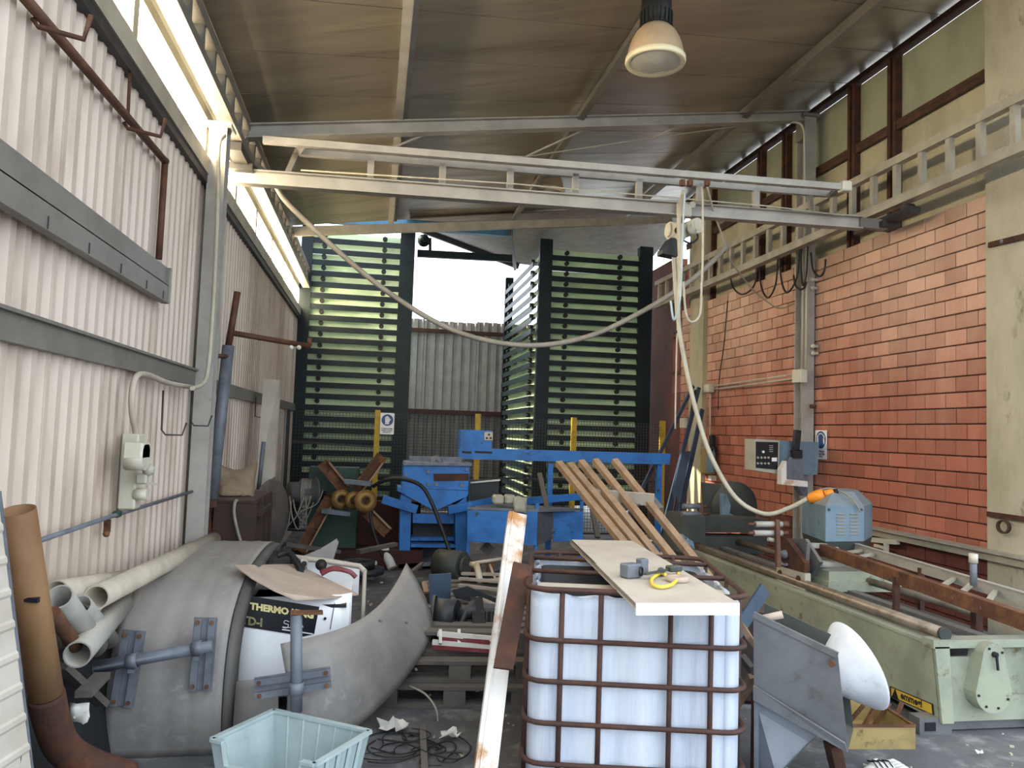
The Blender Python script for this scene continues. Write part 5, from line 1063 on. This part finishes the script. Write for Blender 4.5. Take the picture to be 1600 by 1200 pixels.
# ================================================================== FITTINGS ON THE BLOCK WALL
def jbox(label, q, s, m='box_beige', x=5.42):
    t = thing('junction_box', label, 'junction box', at(*q, x=x)); c = at(*q, x=x); b = MB(); b.box(c, s, ch=.008); b.build('box', MT[m], t)
    b = MB(); b.box(c+V((-s[0]/2-.006, 0, 0)), (.012, s[1]*.94, s[2]*.94), ch=.004); b.build('lid', MT[m], t); return t
jbox('larger beige junction box on the wall column', (1250, 588), (.1, .18, .17), x=5.22)
jbox('smaller beige junction box on the blocks beyond the wall column', (1108, 607), (.1, .2, .14))
jbox('small beige box low beside the leaning blue bars', (1069, 661), (.05, .25, .18))
t = thing('conduit_pair', 'pair of pale conduits running between the two junction boxes', 'conduit', at(1180, 600, x=5.4))
for dz in (0, -.055): b = MB(); b.tube(at(1116, 603, x=5.41)+V((0, 0, dz)), at(1240, 585, x=5.3)+V((0, 0, dz)), .013, 8); b.build('conduit', MT['cable_pale'], t)
t = thing('conduit_pair', 'pair of pale conduits climbing the wall column to the crane rail', 'conduit', at(1256, 580, x=5.25))
for px in (1253.5, 1259): b = MB(); b.tube(at(px, 577, x=5.24), at(px+2, 372, x=5.24), .014, 8); b.build('conduit', MT['cable_pale'], t)
b = MB(); b.path(spline([at(1258, 372, x=5.25), at(1257, 240, x=5.25), at(1256, 205, x=5.25), at(1250, 193, x=5.22), at(1236, 190, x=5.1)], 5), .014, 8); tag(b.build('curved_conduit', MT['cable_pale']), 'pale conduit curving over the top of the wall column', 'conduit')
t = thing('switch_pipe', 'thin vertical conduit with a black switch below the smaller junction box', 'conduit', at(1110, 700, x=5.42))
b = MB(); b.tube(at(1110, 616, x=5.42), at(1109, 700, x=5.42), .014, 8); b.build('conduit', MT['cable_pale'], t); b = MB(); b.box(at(1113, 690, x=5.40), (.07, .12, .2), ch=.01); b.ball(at(1116, 702, x=5.38), .05, 8, 6); b.build('switch', MT['black_rubber'], t)
t = thing('fuse_box', 'open fuse box with chipped yellow rim and grey door near the leaning bars', 'fuse box', at(1105, 742, x=5.4))
b = MB(); b.box(at(1106, 720, x=5.42), (.08, .42, .42), ch=.01); b.build('back', MT['yellow_tray'], t); b = MB(); b.box(at(1110, 720, x=5.36), (.02, .26, .36)); b.build('door', MT['machine_blue'], t)
b = MB(); b.box(at(1113, 747, x=5.35), (.08, .12, .08)); b.build('spout', MT['white_board'], t)
for q0, q1, r_, wd in (((1545, 383), (1606, 368), .03, 'upper rusty flat bar bolted across the concrete pillar'), ((1543, 803), (1606, 812), .028, 'lower rusty flat bar fixed across the concrete pillar')):
    t = thing('wall_bar', wd, 'bar', at(*q0, x=5.44)); b = MB(); b.bar(at(*q0, x=5.44), at(*q1, x=5.42), .02, r_*1.6); b.build('bar', MT['rust_dark'], t)
    if q0[1] < 500: b = MB(); b.ball(at(1566, 377, x=5.43), .022, 8, 5); b.build('bolt', MT['zinc'], t)
    else: b = MB(); c = at(1570, 823, x=5.42); b.lathe(c, (-1, -.2, 0), [(.045, 0), (.06, 0), (.06, .03), (.045, .03), (.045, 0)], 18); b.build('pipe_ring', MT['rust_dark'], t)
b = MB(); p = at(1270, 635, x=5.36); b.box(p, (.06, .05, .05)); b.ball(p+V((0, -.03, 0)), .03, 8, 5); tag(b.build('wall_clip', MT['brown_frame']), 'small dark clip on the blocks beside the wall column', 'clip')
t = thing('wall_insulator', 'white ceramic insulators on the blocks beside the wall column', 'insulator', at(1272, 545, x=5.42))
for q in ((1272, 437), (1272, 450), (1273, 541), (1273, 552)): b = MB(); p = at(*q, x=5.44); b.lathe(p, (-1, 0, 0), [(.02, -.04), (.02, .0), (.035, .02), (.02, .05), (0, .05)], 10); b.build('insulator', MT['box_beige'], t)
b = MB(); b.bar(at(1362, 843, x=5.40), at(1402, 847, x=5.40), .06, .05); b.bar(at(1385, 848, x=5.38), at(1384, 872, x=5.38), .04, .04, (0, 1, 0)); b.bar(at(1367, 852, x=5.38), at(1383, 856, x=5.38), .03, .03); tag(b.build('rail_bracket', MT['box_beige']), 'pale bracket holding the low wall rail behind the motor hood', 'bracket')
# ================================================================== BARS AND SECOND SAW HEAD BEHIND
for i, (q0, q1, w_, m, wd) in enumerate((((1083, 604), (1040, 690), .05, 'ladder_blue', 'leaning on the block wall, its foot hidden by the blue beam'), ((1092, 606), (1043, 800), .06, 'ladder_blue', 'leaning longest against the block wall'), ((1097, 640), (1062, 802), .07, 'ladder_blue', 'leaning closest to the fuse box'), ((1086, 610), (1052, 800), .025, 'rust_dark', 'rusty and thin, between the leaning blue bars'))):
    p0, p1 = at(*q0, y=12.0), at(*q1, y=11.2); b = MB(); d_ = p1-p0; b.bar(p0, p0+d_*((p0.z-.02)/-d_.z), w_, .04, (0, 1, 0)); tag(b.build('leaning_bar', MT[m]), 'steel bar ' + wd, 'bar', 'bars leaning in the far corner')
b = MB(); b.prism([at(1066, 705, y=11.5), at(1079, 705, y=11.5), at(1060, 800, y=11.2), at(1044, 800, y=11.2)], (0, .03, 0)); tag(b.build('blue_sheet', MT['ladder_blue']), 'dark blue sheet metal strip leaning behind the steel bars', 'sheet')
t = thing('second_saw_head', 'dusty dark green saw head with air cylinders at the far end of the bench', 'machine', V((at(1100, 850, y=8.3).x, 8.3, 0)))
b = MB(); qy(b, ((1068, 806), (1102, 806), (1102, 866), (1060, 862)), 8.0, .5); b.build('gear_block', MT['machine_dark'], t)
b = MB(); qy(b, ((1100, 806), (1204, 812), (1202, 832), (1100, 832)), 8.2, .3); qy(b, ((1100, 838), (1200, 840), (1196, 866), (1100, 864)), 8.1, .3); b.build('carriage_beam', MT['machine_dark'], t)
b = MB(); b.tube(at(1067, 791, y=8.05), at(1094, 791, y=8.05), .03, 10).tube(at(1065, 803, y=8.05), at(1094, 803, y=8.05), .03, 10); b.build('air_cylinder', MT['zinc'], t)
b = MB(); b.tube(at(1094, 791, y=8.05), at(1107, 791, y=8.05), .018, 8).tube(at(1094, 803, y=8.05), at(1108, 803, y=8.05), .018, 8).bar(at(1094, 786, y=8.05), at(1094, 808, y=8.05), .05, .05, (0, 1, 0)); b.build('cylinder_post', MT['brown_tube'], t)
b = MB(); c = at(1150, 792, y=8.9); b.lathe(c, (.1, -1, 0), [(0, 0), (.30, 0), (.31, -.03), (.31, -.18), (0, -.2)], 28); b.build('blade_guard', MT['machine_dark'], t)
b = MB(); qy(b, ((1100, 754), (1132, 758), (1150, 806), (1104, 806)), 8.95, .1); b.build('guard_plate', MT['machine_dark'], t)
b = MB(); qy(b, ((1127, 770), (1135, 772), (1142, 790), (1140, 802), (1150, 806), (1128, 806)), 8.6, .05); b.build('pale_flap', MT['machine_blue'], t)
b = MB(); c = at(1070, 850, y=7.3); b.tube(c+V((-.02, 0, .03)), c+V((.06, 0, -.03)), .055, 12).ball(c+V((-.04, 0, .05)), .05, 10, 6); qy(b, ((1070, 843), (1082, 845), (1086, 857), (1072, 857)), 7.25, .05); tag(b.build('small_motor', MT['machine_blue']), 'small pale motor with a light blue cap in front of the second saw head', 'motor')
# ================================================================== CHUTE WITH WHITE BELL FUNNEL
t = thing('chute', 'dark steel chute plate on a bent leg beside the caged tank', 'chute', at(1260, 1200, z=0))
pl = [at(1177, 960, y=3.75), at(1309, 1024, y=3.5), at(1325, 1173, y=3.5), at(1178, 1072, y=3.75)]
nn = (pl[1]-pl[0]).cross(pl[3]-pl[0]).normalized(); nn = nn if nn.y > 0 else -nn
b = MB(); b.prism(pl, nn*.012); b.bar(pl[0], pl[1], .03, .02, nn); b.build('side_plate', MT['steel_plate'], t)
b = MB(); b.prism([at(1178, 1070, y=3.74), at(1321, 1160, y=3.47), at(1325, 1174, y=3.47), at(1178, 1092, y=3.74)], -nn*.02); b.build('stiffener', MT['steel_plate'], t)
b = MB(); b.prism([pl[0]+nn*.3, pl[1]+nn*.3, pl[2]+nn*.3, pl[3]+nn*.3], nn*.012); b.prism([pl[3], pl[2], pl[2]+nn*.3, pl[3]+nn*.3], (0, 0, .01)); b.build('back_plate', MT['machine_dark'], t)
b = MB(); b.prism([at(1178, 1092, y=3.74), at(1276, 1150, y=3.6), at(1212, 1215, y=3.6), at(1178, 1225, y=3.74)], nn*.02); b.build('lower_plate', MT['zinc'], t)
b = MB(); p = at(1198, 1090, y=3.8); b.box((p.x, p.y+.05, p.z/2), (.08, .08, p.z)); p2_ = at(1300, 1160, y=3.6); b.bar(p2_, V((p2_.x+.12, p2_.y+.1, .0)), .06, .06, (0, 1, 0)); b.build('leg', MT['rust_dark'], t)
b = MB(); p = at(1300, 1036, y=3.49); b.tube(p, p-nn*.02, .016, 10); b.build('bolt', MT['rust'], t)
b = MB(); b.tube(at(1186, 968, y=3.9), at(1223, 960, y=3.85), .02, 10); b.build('copper_pipe', MT['card'], t)
t = thing('bell_funnel', 'white plastic bell funnel flaring out of the steel chute', 'funnel', at(1340, 1100, y=3.7))
rc = at(1339, 1040, y=3.72); ax = V((.93, -.02, .37)).normalized(); na = rc-ax*.245
b = MB(); b.lathe(na, ax, [(.055, .05), (.062, .06), (.10, .095), (.155, .155), (.205, .212), (.228, .238), (.234, .25), (.226, .25), (.15, .165), (.06, .075), (.05, .05)], 40); b.build('bell', MT['white_cone'], t)
b = MB(); b.lathe(na, ax, [(.05, -.0), (.078, -.0), (.085, .07), (.066, .08)], 24); b.build('collar', MT['yellow_tray'], t, label='yellowish collar ring')
# tray of scrap
t = thing('parts_tray', 'shallow yellow rust-stained tray box on the floor beyond the bell funnel', 'tray', at(1372, 1170, z=0))
qa, qb = at(1318, 1170, z=.0), at(1429, 1170, z=.0); ex2 = (qb-qa).normalized(); ey2 = V((-ex2.y, ex2.x, 0)); hz = .13; dp2 = .42
wl_ = (qb-qa).length
b = MB()
for o_, d_, l_ in ((qa, ex2, wl_), (qb, ey2, dp2), (qa, ey2, dp2), (qa+ey2*dp2, ex2, wl_)): b.bar(o_+V((0, 0, hz/2)), o_+d_*l_+V((0, 0, hz/2)), .012, hz)
b.prism([qa, qb, qb+ey2*dp2, qa+ey2*dp2], (0, 0, .01)); b.build('tub', MT['yellow_tray'], t)
b = MB(); b.bar(qa+V((0, 0, hz)), qb+V((0, 0, hz)), .02, .012); b.bar(qb+V((0, 0, hz)), qb+ey2*dp2+V((0, 0, hz)), .02, .012); b.build('rim', MT['rust'], t)
for k in range(5): b = MB(); p = qa+ex2*(.08+.09*k)+ey2*(.25+.03*(k % 2))+V((0, 0, .03)); b.bar(p, p+V((random.uniform(.05, .12), random.uniform(-.05, .05), .13)), .02, .02); tag(b.build('scrap_bit', MT['rust']), ('first', 'second', 'third', 'fourth', 'fifth')[k]+' rusty offcut from the chute in the yellow tray box', 'offcut', 'offcuts in the yellow tray')
t = thing('work_glove', 'white work glove with black stitching on the floor below the tray box', 'glove', at(1375, 1196, z=0))
b = MB(); c = at(1378, 1200, z=.02); b.ball(c, .07, 12, 8, (1.2, .8, .42)); b.ball(c+V((-.07, -.02, 0)), .04, 10, 6, (1.3, .9, .6))
for k in range(4): p = c+V((.05, -.045+k*.03, 0)); b.path([p, p+V((.05, .0, .012)), p+V((.09, -.005, -.002))], [.017, .015, .010], 8)
b.path([c+V((-.0, .04, .0)), c+V((.02, .085, .0)), c+V((.04, .1, -.0))], [.018, .015, .01], 8); b.build('glove', MT['white_scrap'], t)
b = MB(); 
for k in range(4): b.path([c+V((-.06+k*.03, -.05, .024)), c+V((-.05+k*.03, 0, .034)), c+V((-.06+k*.03, .04, .024))], .004, 4)
b.build('stitching', MT['decal_black'], t)
b = MB(); p0, p1 = at(1195, 920, y=4.9), at(1168, 962, y=4.75); d_ = p1-p0; b.bar(p0, p0+d_*((p0.z-.02)/-d_.z), .09, .02, (0, 1, 0)); tag(b.build('slotted_panel', MT['ladder_blue']), 'narrow blue-grey slotted panel leaning between tank and saw bench', 'panel')
for q0, q1, m, wd in (((1160, 978), (1175, 1003), 'wood', 'pale splintered batten wedged between tank and chute'), ((1162, 1030), (1178, 1050), 'wood_grey', 'dark batten wedged lower between tank and chute'), ((1160, 1085), (1178, 1055), 'wood', 'crossing batten wedged between tank and chute')):
    b = MB(); p0, p1 = at(*q0, y=4.3), at(*q1, y=4.1); d_ = p1-p0; p0, p1, d_ = (p0, p1, d_) if d_.z < 0 else (p1, p0, -d_); b.bar(p0, p0+d_*((p0.z-.02)/-d_.z) if abs(d_.z) > .05 else p1, .06, .03, (0, 1, 0)); tag(b.build('batten', MT[m]), wd, 'batten')
# ================================================================== SCRAP IN THE MIDDLE
def pallet(label, o, rz, z0):
    t = thing('pallet', label, 'pallet', V((o[0], o[1], z0)), 'dark wooden pallets'); Rm = M.Rotation(rz, 3, 'Z')
    def pt(x, y, z): return V((o[0], o[1], z0)) + Rm @ V((x, y, z))
    for k in range(5):
        y_ = -.36+k*.18; b = MB(); b.bar(pt(-.5, y_, .125), pt(.5, y_, .125), .11, .022); b.build('deck_board', MT['wood_grey'], t)
    for k in range(3):
        y_ = -.36+k*.36; b = MB(); b.bar(pt(-.5, y_, .012), pt(.5, y_, .012), .11, .022); b.build('bottom_board', MT['wood_grey'], t)
        for x in (-.43, 0, .43): b = MB(); b.box(pt(x, y_, .068), (.14, .1, .09), rz); b.build('block', MT['wood_grey'], t)
    return t
pallet('dark wooden pallet at the bottom of the stack behind the leaning channel', (.62, 5.35), -.12, .0)
pallet('dark wooden pallet in the middle of the stack', (.64, 5.42), -.08, .137)
pallet('dark wooden pallet on top of the stack under the scrap', (.70, 5.6), -.1, .274)
pallet('dark wooden pallet at the bottom of the far stack under the planks', (.95, 6.45), .1, .0)
pallet('dark wooden pallet in the middle of the far stack under the planks', (.97, 6.5), .06, .137)
pallet('dark wooden pallet on top of the far stack under the bent tube frame', (1.0, 6.62), .12, .274)
b = MB(); b.box((2.35, 5.15, .32), (.8, .5, .6), rz=-.25, ch=.01); tag(b.build('scrap_crate', MT['brown_box']), 'dark brown crate behind the caged tank carrying the wooden slat rack', 'crate')
ZS = .412
def plank(label, q0, q1, y0_, y1_, w_, h_, m='wood', name='plank', cat='plank'):
    b = MB(); b.bar(at(*q0, y=y0_), at(*q1, y=y1_), w_, h_); return tag(b.build(name, MT[m]), label, cat)
t = thing('red_frame', 'pale frame with red paint lying on the pallet stack', 'frame', at(720, 990, y=5.3))
for q0, q1, m in (((684, 990), (770, 998), 'white_scrap'), ((676, 1003), (768, 1010), 'white_scrap'), ((677, 1010), (768, 1016), 'red_paint'), ((688, 997), (765, 1003), 'red_paint')):
    b = MB(); b.bar(at(*q0, y=5.2), at(*q1, y=5.1), .03, .03); b.build('frame_bar', MT[m], t)
for px in (688, 717): b = MB(); b.bar(at(px, 984, y=5.2), at(px, 1006, y=5.15), .02, .03, (0, 1, 0)); b.build('upright', MT['white_scrap'], t)
t = thing('gearbox', 'black greasy gearbox with a shiny curved housing on the scrap heap', 'gearbox', at(700, 985, y=5.6))
b = MB(); c = at(700, 962, y=5.6); b.tube(c+V((-.09, .02, 0)), c+V((.06, -.04, 0)), .12, 18).box(c+V((-.02, .1, -.08)), (.3, .2, .12), ch=.02); b.build('housing', MT['scrap_black'], t)
b = MB(); b.tube(c+V((.06, -.04, .02)), c+V((.2, -.06, .05)), .05, 14).path(spline([c+V((.18, -.02, .1)), c+V((.12, -.08, .05)), c+V((.06, -.12, -.1))], 4), .022, 8); b.build('linkage', MT['scrap_black'], t)
b = MB(); b.lathe(c+V((-.09, .02, 0)), (-1, .2, 0), [(.14, 0), (.14, .02), (.05, .03), (0, .03)], 18); b.build('flange', MT['machine_dark'], t)
t = thing('drive_block', 'black ribbed motor block lying next to the gearbox', 'motor', at(752, 975, y=5.6))
b = MB(); c = at(757, 962, y=5.6); b.box(c, (.2, .18, .14), ch=.02); b.tube(c+V((-.1, 0, 0)), c+V((-.16, 0, 0)), .05, 12); b.build('block', MT['scrap_black'], t)
b = MB()
for k in range(5): b.box(c+V((-.07+k*.035, -.09, 0)), (.012, .03, .12))
b.build('fins', MT['machine_dark'], t)
b = MB(); c = at(738, 965, y=5.5); b.bar(at(744, 935, y=5.6), at(750, 985, y=5.4), .09, .03, (0, 1, 0)); tag(b.build('brake_strip', MT['black_rubber']), 'black rubber strip standing between gearbox and motor block', 'strip')
for nm, pts, y_, m, lb in (('blue_grey_sheet', ((670, 898), (705, 896), (704, 945), (672, 965)), 6.0, 'ladder_blue', 'dented dark blue-grey sheet standing behind the gearbox'), ('grey_sheet', ((632, 905), (661, 903), (668, 975), (650, 975)), 6.3, 'machine_dark', 'dusty grey sheet standing beside the fairing tip'), ('black_sheet', ((706, 922), (730, 916), (776, 935), (772, 948), (712, 935)), 5.9, 'scrap_black', 'black bent sheet draped over the scrap heap')):
    b = MB(); qy(b, pts, y_, .02); tag(b.build(nm, MT[m]), lb, 'sheet')
for a_ in ((( 722, 896), (790, 898), 6.8, 6.6, .05, .02, 'old_wood', 'splintered pale plank lying highest on the scrap heap'), ((718, 904), (790, 909), 6.7, 6.5, .05, .02, 'old_wood', 'pale plank with a broken tip on the scrap heap'), ((717, 914), (785, 922), 6.55, 6.35, .05, .02, 'old_wood', 'long pale plank lowest across the scrap heap'), ((745, 934), (778, 948), 5.9, 5.8, .06, .02, 'old_wood', 'short pale plank slanting over the motor block'), ((722, 907), (780, 913), 6.8, 6.6, .06, .02, 'wood_grey', 'dark plank between the pale planks'), ((662, 910), (666, 926), 6.3, 6.2, .04, .02, 'wood', 'short wooden stub nailed to the grey sheet')):
    plank(a_[7], a_[0], a_[1], a_[2], a_[3], a_[4], a_[5], a_[6])
t = thing('bent_frame', 'bent pale tube frame lying upside down on the scrap heap', 'frame', at(750, 905, y=6.8))
b = MB(); b.path([at(739, 880, y=6.9), at(792, 872, y=7.1)], .016, 6).path([at(745, 882, y=6.8), at(750, 908, y=6.6)], .03, 6).path([at(750, 908, y=6.6), at(775, 906, y=6.8), at(792, 899, y=7.0)], .016, 6).path([at(765, 882, y=7), at(774, 905, y=6.8)], .012, 6).path([at(737, 882, y=6.9), at(746, 884, y=6.8)], .03, 6); b.build('tube', MT['pale_pipe'], t)
b = MB(); p_ = [at(*q, y=7.05) for q in ((778, 890), (745, 900))]; q_ = [at(*q, y=7.05) for q in ((800, 905), (810, 890))]; b.prism(p_+[V((p_[1].x+.05, 7.05, .415)), V((q_[0].x, 7.05, .415))]+q_, (0, .02, 0)); tag(b.build('dark_flap', MT['scrap_black']), 'dark rubber flap under the bent tube frame', 'flap')
for q0, q1, wd in (((632, 903), (660, 880), 'pale lath pointing up beside the fairing tip'), ((635, 905), (668, 908), 'dark lath lying beside the fairing tip')):
    b = MB(); b.bar(at(*q0, y=8.6), at(*q1, y=9.0), .04, .03); tag(b.build('lath', MT['wood_grey']), wd, 'lath')
# dark floor lumber under the decoiler
for q0, q1, wd in (((430, 862), (452, 832), 'slanting up by the rope loops'), ((445, 850), (530, 862), 'lying flat under the decoiler arms'), ((560, 862), (618, 850), 'lying behind the white tube')):
    b = MB(); b.bar(at(*q0, y=8.6), at(*q1, y=9.0), .07, .04); tag(b.build('floor_lath', MT['wood_grey']), 'dusty dark lath ' + wd, 'lath')
# ================================================================== FLOOR LITTER
def fz(px, py, z=.012): return at(px, py, z=z)
for k, (pts, wd) in enumerate((([(578, 1148), (610, 1143), (650, 1150), (690, 1165), (680, 1172)], 'nearest the bin corner'), ([(580, 1168), (620, 1178), (655, 1172), (700, 1158), (712, 1170), (690, 1190)], 'with a loop by the wooden strip'), ([(575, 1190), (610, 1192), (640, 1185), (670, 1170), (660, 1150), (640, 1145)], 'curling round the flat washer'), ([(590, 1155), (630, 1160), (680, 1180), (720, 1185), (735, 1165), (700, 1140)], 'reaching out to the leaning channel'))):
    cable('floor_wire', 'thin dark wire tangled on the floor, ' + wd, [fz(*p, z=.012+.006*k) for p in pts], .0045, MT['cable_black'], 'wire', 'wires tangled on the floor', n=5)
cable('springy_wire', 'stiff grey wire arching from the pallet stack down to the floor', [at(640, 1072, y=4.9), at(665, 1085, y=4.8), at(682, 1110, y=4.75), at(683, 1140, y=4.72), fz(678, 1152)], .007, MT['cable_grey'], 'wire', n=5)
rnd2 = random.Random(11)
for k in range(9):
    cx_, cy_ = 575+rnd2.uniform(20, 130), 1140+rnd2.uniform(5, 50); R1, R2 = rnd2.uniform(18, 55), rnd2.uniform(6, 18); a0 = rnd2.uniform(0, 6); sp = rnd2.uniform(2.5, 5.5)
    cable('loop_wire', 'thin dark loose wire loop on the floor, ' + ('first', 'second', 'third', 'fourth', 'fifth', 'sixth', 'seventh', 'eighth', 'ninth')[k] + ' layer of the tangle', [fz(cx_+math.cos(a0+sp*j/6)*R1, min(1196, cy_+math.sin(a0+sp*j/6)*R2), .008+.003*k) for j in range(7)], .0035, MT['cable_black'], 'wire', 'wires tangled on the floor', n=5, k=4)
b = MB(); b.bar(fz(660, 1135, .02), fz(664, 1215, .02), .035, .02); tag(b.build('wooden_strip', MT['wood_grey']), 'grey wooden strip lying flat on the floor among the wires', 'strip')
b = MB(); b.lathe(fz(643, 1153, .0), (0, 0, 1), [(.02, 0), (.055, 0), (.055, .012), (.02, .012), (.02, 0)], 20); tag(b.build('flat_washer', MT['machine_dark']), 'flat dark washer lying on the floor among the wires', 'washer')
def scrap_paper(label, px, py, s, n=5):
    c = fz(px, py, .02); b = MB(); rows = [[c+V(((i-n/2)*s/n+random.uniform(-1, 1)*s*.12, (j-n/2)*s*.7/n+random.uniform(-1, 1)*s*.12, abs(random.gauss(0, .5))*s*.35)) for i in range(n)] for j in range(n)]; b.sheet(rows, .003, False); tag(b.build('paper_scrap', MT['white_scrap']), label, 'paper')
scrap_paper('crumpled yellowish paper scrap on the floor by the fairing', 618, 1136, .2)
scrap_paper('small white paper scrap on the floor before the pallet', 706, 1150, .13)
scrap_paper('tiny white scrap on the floor near the saw foot', 1530, 1176, .05, 4)
b = MB()
for k in range(420):
    x, y = random.uniform(-.5, 5.2), random.uniform(3.6, 9); s = random.uniform(.004, .016)*(1.4 if y > 5 else 1); a = random.uniform(0, 3); b.box((x, y, s*.4), (s*2, s, s*.8), rz=a)
b.build('floor_debris', MT['concrete'], kind='stuff', fix=False)['label'] = 'small crumbs of rubble strewn over the concrete floor'
# portals
portal('front_portal', (2.0, 2.2, 3.0), (math.radians(90), 0, 0), 7.5, 6.0)
